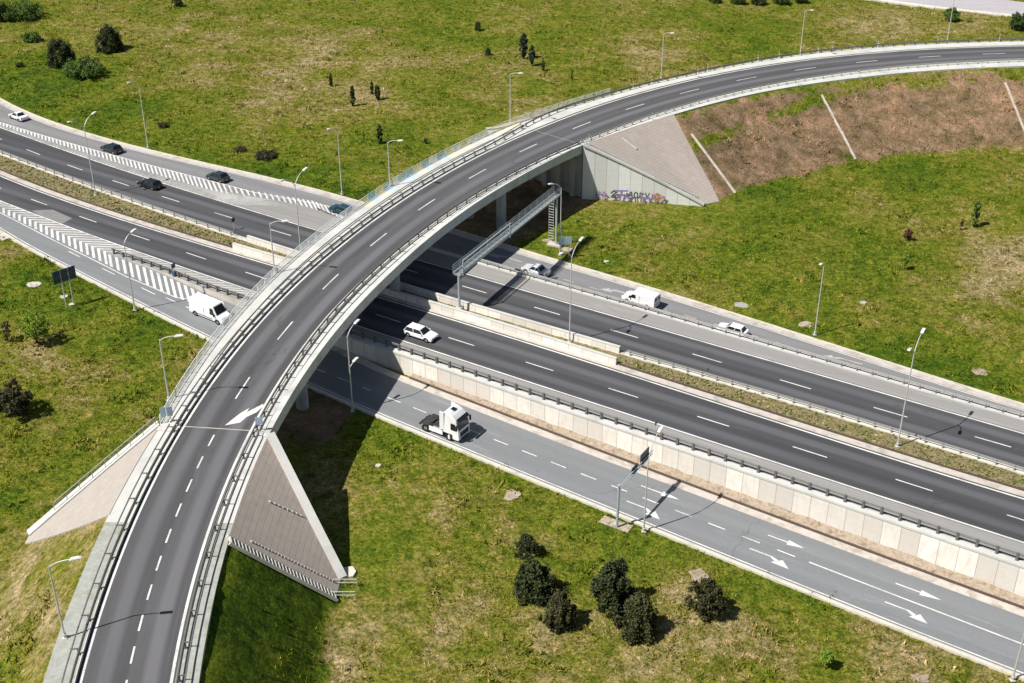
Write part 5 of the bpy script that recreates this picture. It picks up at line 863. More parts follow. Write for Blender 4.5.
def mk_car(name, mat, L_=4.4, W=1.8, Hh=1.45, kind='hatch', label='', group=None, cat='car'):
    """x forward"""
    t = empty(name, (0, 0, 0)); tag(t, label, cat, group); f = L_/2; hw = W/2; belt = Hh*.62
    rear = {'hatch': -f+.35, 'sedan': -f+1.0, 'estate': -f+.18}[kind]; rr = {'hatch': -f+.75, 'sedan': -f+1.55, 'estate': -f+.55}[kind]
    deck = [(-f+.02, belt*.80), (-f+.10, belt*.97), (rear, belt)] if kind == 'sedan' else [(-f+.02, belt*.72), (-f+.06, belt*.98), (rear, belt)]
    wr = .33; xa, xb = -f+.82, f-.86
    def arch(xc): return [(xc+(wr+.07)*math.cos(a), .30+(wr+.07)*math.sin(a)) for a in [math.pi - k*math.pi/8 for k in range(9)]]
    prof = [(-f+.06, .30)] + arch(xa) + arch(xb) + [(f-.08, .26), (f-.0, .38), (f-.01, .58), (f-.10, belt*.78), (f-.40, belt*.88), (f-1.15, belt*.985), (f-1.25, belt)] + deck[::-1]
    tp = lambda x, z: 1 - .11*max(0, (abs(x)-(f-.75))/.75)**2 - .05*max(0, (z-.55)/.5)
    b = MB()
    # side walls tessellated by strips so that the taper bends the plan outline
    b.side(prof, -hw, hw, tp); body = b.build('body', M[mat], t, bevel=.045, segs=2)
    b = MB(); b.box((0, 0, .32), (L_-.5, W-.34, .34)); b.build('underbody', M['trim'], t)
    # greenhouse
    x0, x1 = rear, f-1.25; rx0, rx1 = rr, f-1.95; bw, tw = hw*.93, hw*.72; zt = Hh-.06; zb = belt-.03
    b = MB(); b.add([(x0, -bw, zb), (x1, -bw, zb), (x1, bw, zb), (x0, bw, zb), (rx0, -tw, zt), (rx1, -tw, zt), (rx1, tw, zt), (rx0, tw, zt)], [(0, 1, 2, 3), (4, 7, 6, 5), (0, 4, 5, 1), (1, 5, 6, 2), (2, 6, 7, 3), (3, 7, 4, 0)]); b.build('windows', M['glass'], t, bevel=.03)
    b = MB(); b.add([(rx0-.06, -tw-.03, zt-.03), (rx1+.04, -tw-.03, zt-.03), (rx1+.04, tw+.03, zt-.03), (rx0-.06, tw+.03, zt-.03), (rx0+.02, -tw+.08, zt+.05), (rx1-.15, -tw+.08, zt+.05), (rx1-.15, tw-.08, zt+.05), (rx0+.02, tw-.08, zt+.05)], [(0, 1, 2, 3), (4, 7, 6, 5), (0, 4, 5, 1), (1, 5, 6, 2), (2, 6, 7, 3), (3, 7, 4, 0)]); b.build('roof', M[mat], t, bevel=.03)
    for sy in (-1, 1):
        for (xb_, xt_, w_) in ((x1, rx1, .09), (x0+.05, rx0, .16), ((x0+x1)/2-.05, (rx0+rx1)/2-.1, .08)):
            b = MB(); b.bar((xb_, sy*(bw+.005), zb), (xt_, sy*(tw+.012), zt), w_, .05); b.build('pillar', M[mat], t)
        b = MB(); b.box((x1-.28, sy*(hw+.07), belt+.06), (.16, .2, .13)); b.build('mirror', M[mat], t, bevel=.03)
        b = MB(); b.box((f-.17, sy*(hw*.70), .62), (.30, .36, .16), sy*-.28); b.build('headlight', M['headlight'], t, bevel=.02)
        b = MB(); b.box((-f+.07, sy*(hw*.78), belt*.82), (.10, .26, .2)); b.build('taillight', M['taillight'], t, bevel=.02)
        for xx in (xa, xb): wheel(t, xx, sy*(hw-.12), wr, .22, sy)
    for sy in (-1, 1):
        for xx in (x1-.55, (x0+x1)/2-.05): b = MB(); b.box((xx, sy*(hw*tp(xx, belt-.2)), belt*.68), (.02, .02, belt*.5)); b.build('door_seam', M['trim'], t)
        b = MB(); b.box((0, sy*(hw*.975), .34), (L_-2.1, .05, .10)); b.build('sill_trim', M['trim'], t)
    b = MB(); b.box((f-.01, 0, .45), (.05, .9, .16)); b.build('grille', M['trim'], t); b = MB(); b.box((-f+.01, 0, .5), (.03, .5, .11)); b.build('number_plate', M['plate'], t)
    return t
def mk_van(name, L_, W, Hh, label, nose=1.0):
    t = empty(name, (0, 0, 0)); tag(t, label, 'van'); f = L_/2; hw = W/2; wr = .36; xa, xb = -f+1.15, f-.95
    def arch(xc): return [(xc+(wr+.07)*math.cos(a), .32+(wr+.07)*math.sin(a)) for a in [math.pi - k*math.pi/8 for k in range(9)]]
    prof = [(-f+.03, .35)] + arch(xa) + arch(xb) + [(f-.06, .3), (f, .5), (f-.05, .85), (f-.22, 1.08), (f-nose+.05, 1.28), (f-nose-.72, Hh-.12), (f-nose-1.1, Hh-.02), (f-nose-1.6, Hh), (-f+.15, Hh-.02), (-f+.02, Hh-.12)]
    tp = lambda x, z: 1 - .10*max(0, (x-(f-1.2))/1.2)**2 - .09*max(0, (z-1.1)/(Hh-1.1))**1.5
    b = MB(); b.side(prof, -hw, hw, tp); b.build('body', M['car_white'], t, bevel=.09, segs=3)
    A = Vector((f-nose+.05, 0, 1.28)); B = Vector((f-nose-.72, 0, Hh-.12)); d = (B-A).normalized(); nn = Vector((d.z, 0, -d.x)); nn = nn if nn.x > 0 else -nn
    q = [A.lerp(B, u)+nn*.012 for u in (.06, .90)]; w0, w1 = hw*tp(q[0].x, q[0].z)-.1, hw*tp(q[1].x, q[1].z)-.16
    b = MB(); b.add([(q[0].x, -w0, q[0].z), (q[0].x, w0, q[0].z), (q[1].x, w1, q[1].z), (q[1].x, -w1, q[1].z)] + [(p[0]-nn.x*.06, p[1], p[2]-nn.z*.06) for p in [(q[0].x, -w0, q[0].z), (q[0].x, w0, q[0].z), (q[1].x, w1, q[1].z), (q[1].x, -w1, q[1].z)]], [(0, 1, 2, 3), (7, 6, 5, 4), (0, 4, 5, 1), (1, 5, 6, 2), (2, 6, 7, 3), (3, 7, 4, 0)]); b.build('windscreen', M['glass'], t)
    for sy in (-1, 1):
        z0, z1 = 1.22, Hh-.45; ya = lambda x, z: sy*(hw*tp(x, z)+.012)
        pts = [(f-nose-.28, z0), (f-nose-1.25, z0), (f-nose-1.25, z1), (f-nose-.72, z1)]
        b = MB(); b.add([(x, ya(x, z), z) for x, z in pts] + [(x, ya(x, z)-sy*.05, z) for x, z in pts], [(0, 1, 2, 3), (7, 6, 5, 4), (0, 4, 5, 1), (1, 5, 6, 2), (2, 6, 7, 3), (3, 7, 4, 0)]); b.build('side_window', M['glass'], t)
        b = MB(); b.box((f-nose-.35, sy*(hw+.14), 1.35), (.14, .26, .34)); b.build('mirror', M['trim'], t, bevel=.03)
        b = MB(); b.box((f-.13, sy*hw*.70, .82), (.26, .34, .24), sy*-.25); b.build('headlight', M['headlight'], t, bevel=.02)
        b = MB(); b.box((-f+.05, sy*(hw-.14), 1.05), (.08, .16, .45)); b.build('taillight', M['taillight'], t)
        b = MB(); b.box((-.2, sy*(hw+.005), .58), (L_-3.2, .03, .10)); b.build('side_trim', M['trim'], t)
        b = MB(); b.box((-f+L_*.46, sy*(hw*tp(0, 1.4)+.0), 1.15), (.03, .03, 1.3)); b.build('door_seam', M['trim'], t)
        for xx in (xa, xb): wheel(t, xx, sy*(hw-.13), wr, .24, sy)
    b = MB(); b.box((f-.02, 0, .62), (.08, 1.1, .22)); b.box((f-.02, 0, .4), (.1, W*.8, .16)); b.build('grille', M['trim'], t, bevel=.02)
    b = MB(); b.box((0, 0, .38), (L_-.6, W-.4, .3)); b.build('underbody', M['trim'], t)
    for xx in (-.55, .55) : b = MB(); b.box((-f+.0, xx, 1.65), (.03, .75, .5)); b.build('rear_window', M['glass'], t)
    b = MB(); b.box((-f-.005, 0, .8), (.03, .5, .12)); b.build('number_plate', M['plate'], t)
    return t
def place(t, key, rev=False, z=None, dyaw=0, dxy=(0, 0)):
    x, y, zz = V[key]; s, tt = ST(x, y); s += dxy[0]; tt += dxy[1]; x, y = XY(s, tt)
    f = line('ld'); sl = (ud(s+3)-ud(s-3))/6
    yaw = AX + math.atan(sl) + (math.pi if rev else 0) + dyaw; zz = (P(s) if z is None else z)+.004
    pitch = -math.atan((P(s+2)-P(s-2))/4) * (-1 if rev else 1) if z is None else 0
    t.location = (x, y, zz); t.rotation_euler = (0, pitch, yaw)
place(mk_car('car', 'car_white', 4.4, 1.8, 1.46, 'sedan', 'white saloon car on the upper slip road, leftmost vehicle in the photo', None), 'car_white_nw', True)
place(mk_car('car', 'car_dark', 4.5, 1.84, 1.5, 'hatch', 'dark car on the upper slip road above the hatching, just right of the white saloon', None), 'car_dark_nw', True)
place(mk_car('car', 'car_black', 4.6, 1.85, 1.44, 'estate', 'black car on the far carriageway below the white hatching'), 'car_black_main', True, 0)
place(mk_car('car', 'car_green', 4.3, 1.82, 1.52, 'hatch', 'dark green grey hatchback on the upper slip road above the white hatching'), 'car_dark_ne', True)
place(mk_car('car', 'car_teal', 4.5, 1.82, 1.45, 'estate', 'petrol blue car entering the slip road beside the flyover parapet'), 'car_teal', True)
place(mk_car('car', 'car_white', 4.6, 1.86, 1.48, 'estate', 'white estate car leaving the bridge shadow on the near carriageway'), 'car_white_main', False, 0)
place(mk_car('car', 'car_silver', 4.4, 1.8, 1.45, 'sedan', 'silver blue car on the upper slip road beneath the sign gantry'), 'car_silver', True, None, 0, (0, .6))
place(mk_car('car', 'car_white', 4.4, 1.8, 1.5, 'hatch', 'white car half hidden behind the motorway guardrail, right of the white van'), 'car_white_n', True, None, 0, (0, .3))
place(mk_van('van', 6.2, 2.05, 2.6, 'large white panel van about to pass under the flyover on the lower slip road'), 'van_s', False)
place(mk_van('van', 5.3, 1.98, 2.2, 'white panel van driving left on the upper slip road beyond the guardrail', 1.05), 'van_n', True, None, 0, (0, .7))
def mk_truck():
    t = empty('lorry', (0, 0, 0)); tag(t, 'white lorry tractor unit without trailer on the lower slip road', 'lorry'); W = 2.5; hw = W/2; f = 3.0
    prof = [(.75, 1.0), (f-.95, 1.0), (f-.9, .42), (f-.06, .36), (f, .6), (f-.02, 1.5), (f-.08, 1.75), (f-.42, 3.05), (f-.95, 3.55), (f-1.5, 3.86), (.95, 3.9), (.72, 3.7)]
    tp = lambda x, z: 1 - .07*max(0, (x-(f-.6))/.6)**2 - .14*max(0, (z-2.9)/1.0)
    b = MB(); b.side(prof, -hw, hw, tp); b.build('cab', M['car_white'], t, bevel=.09, segs=3)
    A = Vector((f-.08, 0, 1.75)); B = Vector((f-.42, 0, 3.05)); d = (B-A).normalized(); nn = Vector((d.z, 0, -d.x)); q = [A.lerp(B, u)+nn*.015 for u in (.0, .86)]
    p4 = [(q[0].x, -hw+.16, q[0].z), (q[0].x, hw-.16, q[0].z), (q[1].x, hw-.22, q[1].z), (q[1].x, -hw+.22, q[1].z)]
    b = MB(); b.add(p4 + [(p[0]-.06, p[1], p[2]) for p in p4], [(0, 1, 2, 3), (7, 6, 5, 4), (0, 4, 5, 1), (1, 5, 6, 2), (2, 6, 7, 3), (3, 7, 4, 0)]); b.build('windscreen', M['glass'], t)
    b = MB(); b.box((f-.22, 0, 3.12), (.5, W-.3, .06), 0, 0, 0, .45); b.build('sun_visor', M['glass'], t, bevel=.01)
    b = MB(); b.box((f+.0, 0, 1.15), (.08, 1.7, .6)); b.box((f+.0, 0, .55), (.1, 1.5, .2)); b.build('grille', M['trim'], t, bevel=.02)
    b = MB(); b.box((f-1.55, 0, 3.87), (.55, .65, .07), 0, 0, 0, .06); b.build('roof_hatch', M['glass'], t, bevel=.02)
    for sy in (-1, 1):
        pts = [(f-.32, 1.75), (f-1.15, 1.75), (f-1.15, 2.6), (f-.55, 2.6)]; b = MB(); b.add([(x, sy*(hw+.012), z) for x, z in pts] + [(x, sy*(hw-.05), z) for x, z in pts], [(0, 1, 2, 3), (7, 6, 5, 4), (0, 4, 5, 1), (1, 5, 6, 2), (2, 6, 7, 3), (3, 7, 4, 0)]); b.build('side_window', M['glass'], t)
        b = MB(); b.box((f-.15, sy*(hw+.2), 2.35), (.16, .24, .7)); b.box((f-.2, sy*(hw+.05), 2.68), (.06, .3, .05)); b.build('mirror', M['trim'], t, bevel=.03)
        b = MB(); b.box((f-.06, sy*.95, .75), (.14, .42, .26)); b.build('headlight', M['headlight'], t, bevel=.02)
        b = MB(); b.box((.55, sy*(hw-.03), 2.55), (.62, .07, 2.5)); b.build('side_deflector', M['car_white'], t, bevel=.02)
        b = MB(); b.box((-.35, sy*(hw-.07), .78), (2.0, .10, .62)); b.build('side_skirt', M['car_white'], t, bevel=.03)
        b = MB(); b.box((f-1.38, sy*(hw-.12), .58), (.22, .3, .6)); b.build('cab_step', M['car_white'], t, bevel=.02)
        wheel(t, f-1.45, sy*(hw-.18), .50, .32, sy); wheel(t, -1.95, sy*(hw-.30), .50, .55, sy)
        b = MB(); b.side([(-2.6, .95), (-2.35, 1.12), (-1.55, 1.12), (-1.3, .95), (-1.32, .88), (-1.58, 1.04), (-2.32, 1.04), (-2.55, .88)], sy*(hw-.6), sy*(hw-.02)); b.build('mudguard', M['chassis'], t)
        b = MB(); b.box((-1.0, sy*.42, .82), (3.9, .10, .30)); b.build('frame_rail', M['chassis'], t)
        b = MB(); b.box((-2.92, sy*.9, .72), (.08, .3, .12)); b.build('taillight', M['taillight'], t)
        b = MB(); b.tube([(-.9, sy*(hw-.35), .78), (.35, sy*(hw-.35), .78)], .32, 14); b.build('fuel_tank', M['rim'], t)
    b = MB(); b.box((-1.9, 0, 1.12), (1.1, .95, .10)); b.box((-2.35, 0, 1.08), (.3, .4, .1)); b.build('fifth_wheel', M['chassis'], t, bevel=.02)
    b = MB(); b.box((-.35, 0, .98), (1.7, .9, .06)); b.box((.45, 0, 1.5), (.3, 1.9, 1.5)); b.box((-2.85, 0, .75), (.12, 2.2, .22)); b.box((-1.0, 0, .8), (.3, .9, .2)); b.build('catwalk', M['chassis'], t)
    b = MB(); b.tube([(-1.95, -.9, .5), (-1.95, .9, .5)], .12, 10); b.build('axle', M['chassis'], t)
    return t
place(mk_truck(), 'truck', False, None, 0, (-.45, 0))

# ================= VEGETATION =================
def leaves(c, rad, n, size, shape='ball', h=None, up=.0, clumps=None, seed=0, inner=.35):
    """leaf-sized quads spread through a crown, gathered in clumps"""
    g = np.random.default_rng(seed + 11); rx, rz = rad
    K = clumps or int(max(8, min(75, n // 60)))
    # clump centres through the volume
    d = g.normal(size=(K, 3)); d /= np.linalg.norm(d, axis=1)[:, None]; rr = inner + (1-inner) * g.uniform(size=(K, 1))**.6; cc = d*rr
    if shape == 'cone':
        zz = g.uniform(-1, 1, K)**1; w = np.sqrt(np.clip(1-((zz+.30)/1.32)**2, .03, 1))*np.clip(1.08-.28*zz, .5, 1.2); a = g.uniform(0, 6.283, K); r_ = np.sqrt(g.uniform(.25, 1, K)); cc = np.stack([np.cos(a)*r_*w, np.sin(a)*r_*w, zz], 1)
    elif shape == 'column':
        zz = g.uniform(-1, 1, K); w = np.clip(1-np.abs(zz)**4, .1, 1); a = g.uniform(0, 6.283, K); r_ = np.sqrt(g.uniform(.1, 1, K)); cc = np.stack([np.cos(a)*r_*w, np.sin(a)*r_*w, zz], 1)
    else: cc[:, 2] = np.maximum(cc[:, 2], -.72)
    k = g.integers(0, K, n); cs = g.uniform(.6, 1.3, K)[k][:, None]
    p = cc[k]*[rx, rx, rz]*g.uniform(.82, 1.12, (K, 1))[k] + g.normal(size=(n, 3))*cs*[.095*rx, .095*rx, .10*rx*(2.0 if shape == 'cone' else 1.4 if shape == 'column' else 1)]
    nrm = g.normal(size=(n, 3)); nrm += (p-cc[k]*[rx, rx, rz]*.9)/rx*3.0; nrm /= np.linalg.norm(nrm, axis=1)[:, None]
    a = np.cross(nrm, g.normal(size=(n, 3))); a /= np.linalg.norm(a, axis=1)[:, None]; b_ = np.cross(nrm, a); s = size*g.uniform(.6, 1.3, (n, 1))
    c = np.array(c); q = np.stack([p-a*s-b_*s*.5, p+a*s-b_*s*.5, p+a*s*.6+b_*s*.9, p-a*s*.6+b_*s*.9], 1) + c
    return q.reshape(-1, 3)
def quadmesh(name, vs, mat, parent=None, attr=None):
    n = len(vs)//4; me = bpy.data.meshes.new(name); me.vertices.add(len(vs)); me.vertices.foreach_set('co', vs.astype(np.float32).ravel()); me.loops.add(len(vs)); me.loops.foreach_set('vertex_index', np.arange(len(vs), dtype=np.int32))
    me.polygons.add(n); me.polygons.foreach_set('loop_start', np.arange(0, len(vs), 4, dtype=np.int32)); me.polygons.foreach_set('loop_total', np.full(n, 4, dtype=np.int32)); me.update(calc_edges=True); me.materials.append(mat)
    if attr is not None: me.attributes.new('dry', 'FLOAT', 'POINT').data.foreach_set('value', attr.astype(np.float32))
    o = bpy.data.objects.new(name, me); COL.objects.link(o); o.parent = parent; return o
SEED = [0]
def plant(key, name, cat, label, mat, shape='ball', dens=1.0, group=None, size=None, lift=0.0, trunk_h=None):
    x, y, r, h = DATA['bush'][key]; z = TZat(x, y); t = empty(name, (x, y, z-.02)); tag(t, label, cat, group); SEED[0] += 1
    n = int(max(160, min(11000, dens*3200*r*h/4))); s = size or max(.055, min(.12, r*.045))
    h = h*(.82 if shape == 'cone' else .92); cz = lift + (h-lift)/2; rad = (r*(.80 if shape == 'cone' else .88), (h-lift)/2)
    quadmesh('crown', leaves((0, 0, cz), rad, n, s, shape, seed=SEED[0]), M[mat], t)
    g = random.Random(SEED[0]); b = MB(); th_ = trunk_h or h*.6; rt = max(.03, r*.06)
    lean = (g.uniform(-.08, .08)*r, g.uniform(-.08, .08)*r); b.tube([(0, 0, -.3), (lean[0]*.5, lean[1]*.5, th_*.5), (lean[0], lean[1], th_)], [rt*1.4, rt, rt*.5], 7); b.build('trunk', M['bark'], t)
    b = MB()
    for k in range(6 if r > .6 else 3):
        a = g.uniform(0, 6.28); z0 = th_*g.uniform(.15, .8); L_ = r*g.uniform(.45, .75); b.tube([(lean[0]*.5, lean[1]*.5, z0), (math.cos(a)*L_*.6, math.sin(a)*L_*.6, z0+L_*.35), (math.cos(a)*L_, math.sin(a)*L_, z0+L_*.8)], [rt*.6, rt*.4, rt*.2], 5)
    b.build('limbs', M['bark'], t); return t
CG = 'dark evergreen bushes on the near meadow'
plant('s1', 'evergreen_bush', 'bush', 'smallest dark evergreen bush, topmost of the left three on the near meadow', 'leaf_dark', 'cone', 1.4, CG)
plant('s2', 'evergreen_bush', 'bush', 'dark evergreen bush, middle of the left three on the near meadow', 'leaf_dark', 'cone', 1.5, CG)
plant('s3', 'evergreen_bush', 'bush', 'dark evergreen bush, lowest of the left three on the near meadow', 'leaf_olive', 'cone', 1.5, CG)
plant('s4', 'evergreen_bush', 'bush', 'largest dark evergreen bush on the near meadow', 'leaf_dark', 'cone', 1.5, CG)
plant('s5', 'evergreen_bush', 'bush', 'olive evergreen bush overlapping the largest one on the near meadow', 'leaf_olive', 'cone', 1.5, CG)
plant('s6', 'evergreen_bush', 'bush', 'rounded evergreen bush standing alone under the brown soil patch on the near meadow', 'leaf_olive', 'ball', 1.6, CG)
plant('s7', 'sapling', 'sapling', 'small lime green sapling on the near meadow, close to the bottom edge', 'leaf_lime', 'ball', 3, None, .07, .8)
plant('nw1', 'evergreen_bush', 'bush', 'dark loose evergreen tree behind the round green bush at the top left', 'leaf_dark', 'cone', 1.0)
plant('nw2', 'evergreen_bush', 'bush', 'very dark compact conical tree right of the group at the top left', 'leaf_dark', 'cone', 1.6)
plant('nw3', 'round_bush', 'bush', 'broad round bright green bush in front of the dark tree at the top left', 'leaf_green', 'ball', 1.1)
plant('nw4', 'round_bush', 'bush', 'small low green bush below the large tree in the top left corner', 'leaf_green', 'ball', 1.0)
plant('nw5', 'broadleaf_tree', 'tree', 'large green tree cut by the top left corner of the photo', 'leaf_green', 'ball', 1.1)
plant('nw6', 'broadleaf_tree', 'tree', 'dark tree at the extreme top left edge of the photo', 'leaf_dark', 'ball', 1.2)
plant('nw7', 'low_shrub', 'shrub', 'tiny dark shrub in the bright grass at the left edge near the top', 'leaf_mid', 'ball', 3)
plant('w1', 'round_bush', 'bush', 'bright yellow-green bush on the left meadow casting a dark shadow', 'leaf_lime', 'ball', .35, None, .09, .6)
plant('w2', 'twiggy_shrub', 'shrub', 'bare dark twiggy shrub at the left edge of the photo', 'leaf_twig', 'ball', .75)
plant('w3', 'round_bush', 'bush', 'small pale shrub at the left edge above the twiggy shrub', 'leaf_olive', 'ball', .7)
for k, l in (('g1', 'small dark low shrub in the bright grass right of the leftmost lamp'), ('g2', 'low dark shrub above the dark green hatchback, left of the pair'), ('g3', 'long low dark shrub above the dark green hatchback, right of the pair')): plant(k, 'low_shrub', 'shrub', l, 'leaf_twig', 'ball', 3.2, 'low dark shrubs near the upper slip road')
plant('top1', 'low_shrub', 'shrub', 'dark shrub cut by the top edge of the photo, left of centre', 'leaf_mid', 'ball', 2)
for k, l in (('ta', 'leftmost'), ('tb', 'second from the left'), ('tc', 'middle'), ('td', 'second from the right'), ('te', 'rightmost')): plant(k, 'hedge_tree', 'tree', f'dark tree of the row at the top edge, {l} of five', 'leaf_mid', 'ball', 2.2, 'row of dark trees at the top edge')
plant('ne1', 'round_bush', 'bush', 'round green bush beside the far road at the top right', 'leaf_green', 'ball', 2); plant('ne2', 'round_bush', 'bush', 'green bush at the right edge of the photo beside the far road', 'leaf_mid', 'ball', 1.8); plant('ne3', 'round_bush', 'bush', 'tiny yellow-green bush right of the round bush at the top right', 'leaf_lime', 'ball', 3)
YG = 'young columnar cypresses on the upper meadow'
for k, l in (('c1', 'tall dark columnar cypress, left of the three in the bare patch'), ('c2', 'short columnar cypress between the two taller ones in the bare patch'), ('c3', 'dark columnar cypress, right of the three in the bare patch'), ('c4', 'dark columnar cypress standing alone beside the flyover lamp'), ('c5', 'small sparse columnar cypress left of the bare patch')): plant(k, 'cypress', 'tree', l, 'leaf_dark', 'column', 5, YG, .07)
plant('p1', 'young_pine', 'tree', 'tallest dark young pine of the group above the flyover', 'leaf_pine', 'column', 2.2, 'young pines on the upper meadow', .10, .6); plant('p2', 'young_pine', 'tree', 'second young pine just right of the tallest one', 'leaf_pine', 'column', 2.4, 'young pines on the upper meadow', .09, .5)
plant('p3', 'young_pine', 'tree', 'thin small pine right of the two taller pines', 'leaf_pine', 'column', 3, 'young pines on the upper meadow', .07); plant('p4', 'young_pine', 'tree', 'small bluish pine near the top edge, left of the pine group', 'leaf_pine', 'cone', 1.6, 'young pines on the upper meadow'); plant('p5', 'young_pine', 'tree', 'low dark pine below the bluish one on the upper meadow', 'leaf_pine', 'cone', 1.6, 'young pines on the upper meadow')
plant('r1', 'young_tree', 'tree', 'slender young tree with green leaves on the right meadow', 'leaf_green', 'column', 2, None, .10, .4); plant('r2', 'young_tree', 'tree', 'thin reddish brown sapling left of the slender young tree', 'leaf_red', 'column', 4, None, .06); plant('r3', 'young_tree', 'tree', 'low reddish shrub on the right meadow above the small green sapling', 'leaf_red', 'ball', 2.4, None, .08, .3); plant('r4', 'young_tree', 'tree', 'small bright green sapling on the right meadow below the reddish shrub', 'leaf_lime', 'ball', 1.6, None, .09, .8)
for k, l in (('e1', 'tiny green shrub on the upper meadow left of the flyover parapet'), ('e2', 'thin tiny shrub beside the lone columnar cypress'), ('e3', 'tiny thin sapling right of the young pines')): plant(k, 'sapling', 'sapling', l, 'leaf_mid', 'column', 4, None, .05)

# ---- slabs, stones and bare patches

def slab_obj(k, cat, name, label, mat, hgt_, rough=.12, n=9):
    x, y, z, w, d = DATA['slab'][k][:5]; g = random.Random(ord(k[0])); pts = []
    for i in range(n):
        a = 2*math.pi*i/n + AX*.5; sq = 1/max(abs(math.cos(a)), abs(math.sin(a)))**.6; pts.append((math.cos(a)*w/2*sq*(1+g.uniform(-rough, rough))*.92, math.sin(a)*d/2*sq*(1+g.uniform(-rough, rough))*.92))
    zb = TZat(x, y); b = MB(); b.prism(pts, -.3, [hgt_*(1+g.uniform(-.25, .25)) for _ in pts]); o = b.build(name, M[mat], None, bevel=.03); o.location = (x, y, zb); o.rotation_euler = (0, 0, AX*.3); tag(o, label, cat); return o
SKIP = 'xnmtpf'
SL = [('a', 'slab', 'concrete_slab', 'flat pale slab in the grass left of the blue sign', 'concrete', .06), ('b', 'slab', 'concrete_footing', 'small concrete footing left of the blue sign posts', 'concrete', .15), ('c', 'slab', 'concrete_footing', 'small white footing at the foot of the blue sign posts', 'kerb', .15),
 ('d', 'patch', 'bare_stone_patch', 'pale stony patch at the upper middle of the near meadow, close to the slip road', 'pink_concrete', .14), ('e', 'stone', 'stone', 'small white stone beside the bridge shadow', 'concrete', .18), ('f', 'stone', 'stone', 'small white stone below the lorry', 'concrete', .14), ('g', 'patch', 'bare_soil_patch', 'brown bare soil mound above the lone rounded bush', 'soil', .18),
 ('h', 'patch', 'bare_stone_patch', 'pale stony patch above the half hidden white car', 'gravel', .12), ('i', 'patch', 'bare_stone_patch', 'pale stones at the foot of the right meadow lamp', 'pink_concrete', .14), ('j', 'patch', 'bare_soil_patch', 'brown bare patch in the grass at the right edge', 'soil', .10), ('l', 'stone', 'stone', 'white stone in the grass right of the gantry shadow', 'concrete', .18), ('m', 'stone', 'stone', 'small white stone above the white van on the upper slip road', 'concrete', .14),
 ('n', 'stone', 'stone', 'small whitish stone right of the meadow lamp', 'concrete', .18), ('o', 'stone', 'stone', 'whitish stone, lower right of the meadow lamp', 'concrete', .18), ('p', 'patch', 'bare_stone_patch', 'pale trodden patch below the foot of the stairs', 'pink_concrete', .08), ('q', 'slab', 'concrete_footing', 'pale concrete strip at the foot of the teal sign', 'pink_concrete', .12), ('r', 'patch', 'bare_soil_patch', 'reddish bare patch at the bottom right edge', 'soil', .14), ('t', 'stone', 'stone', 'tiny white stone at the slip road edge below the blue sign', 'concrete', .14), ('u', 'slab', 'concrete_footing', 'pale strip in the grass at the foot of the gantry ladder', 'pink_concrete', .10), ('x', 'patch', 'bare_stone_patch', 'pale bare patch high on the upper left meadow', 'pink_concrete', .10)]
for k, cat, nm, lb, mt, h_ in SL:
    if k not in SKIP: slab_obj(k, cat, nm, lb, {'pink_concrete': 'stony_soil', 'kerb': 'concrete'}.get(mt, mt), h_*.7, .3 if cat == 'patch' else .12, 15 if cat == 'patch' else 8)
x, y, z = V['cant_slab']; t = empty('concrete_footing', (x, y, TZat(x, y)), AX); tag(t, 'long concrete footing under the cantilever sign post', 'footing'); b = MB(); b.box((0, 0, .0), (3.6, 1.3, .4)); b.build('slab', M['stony_soil'], t, bevel=.05)
b = MB(); b.box((0, 0, .12), (.6, .6, .2)); b.build('pedestal', M['concrete'], t, bevel=.03)

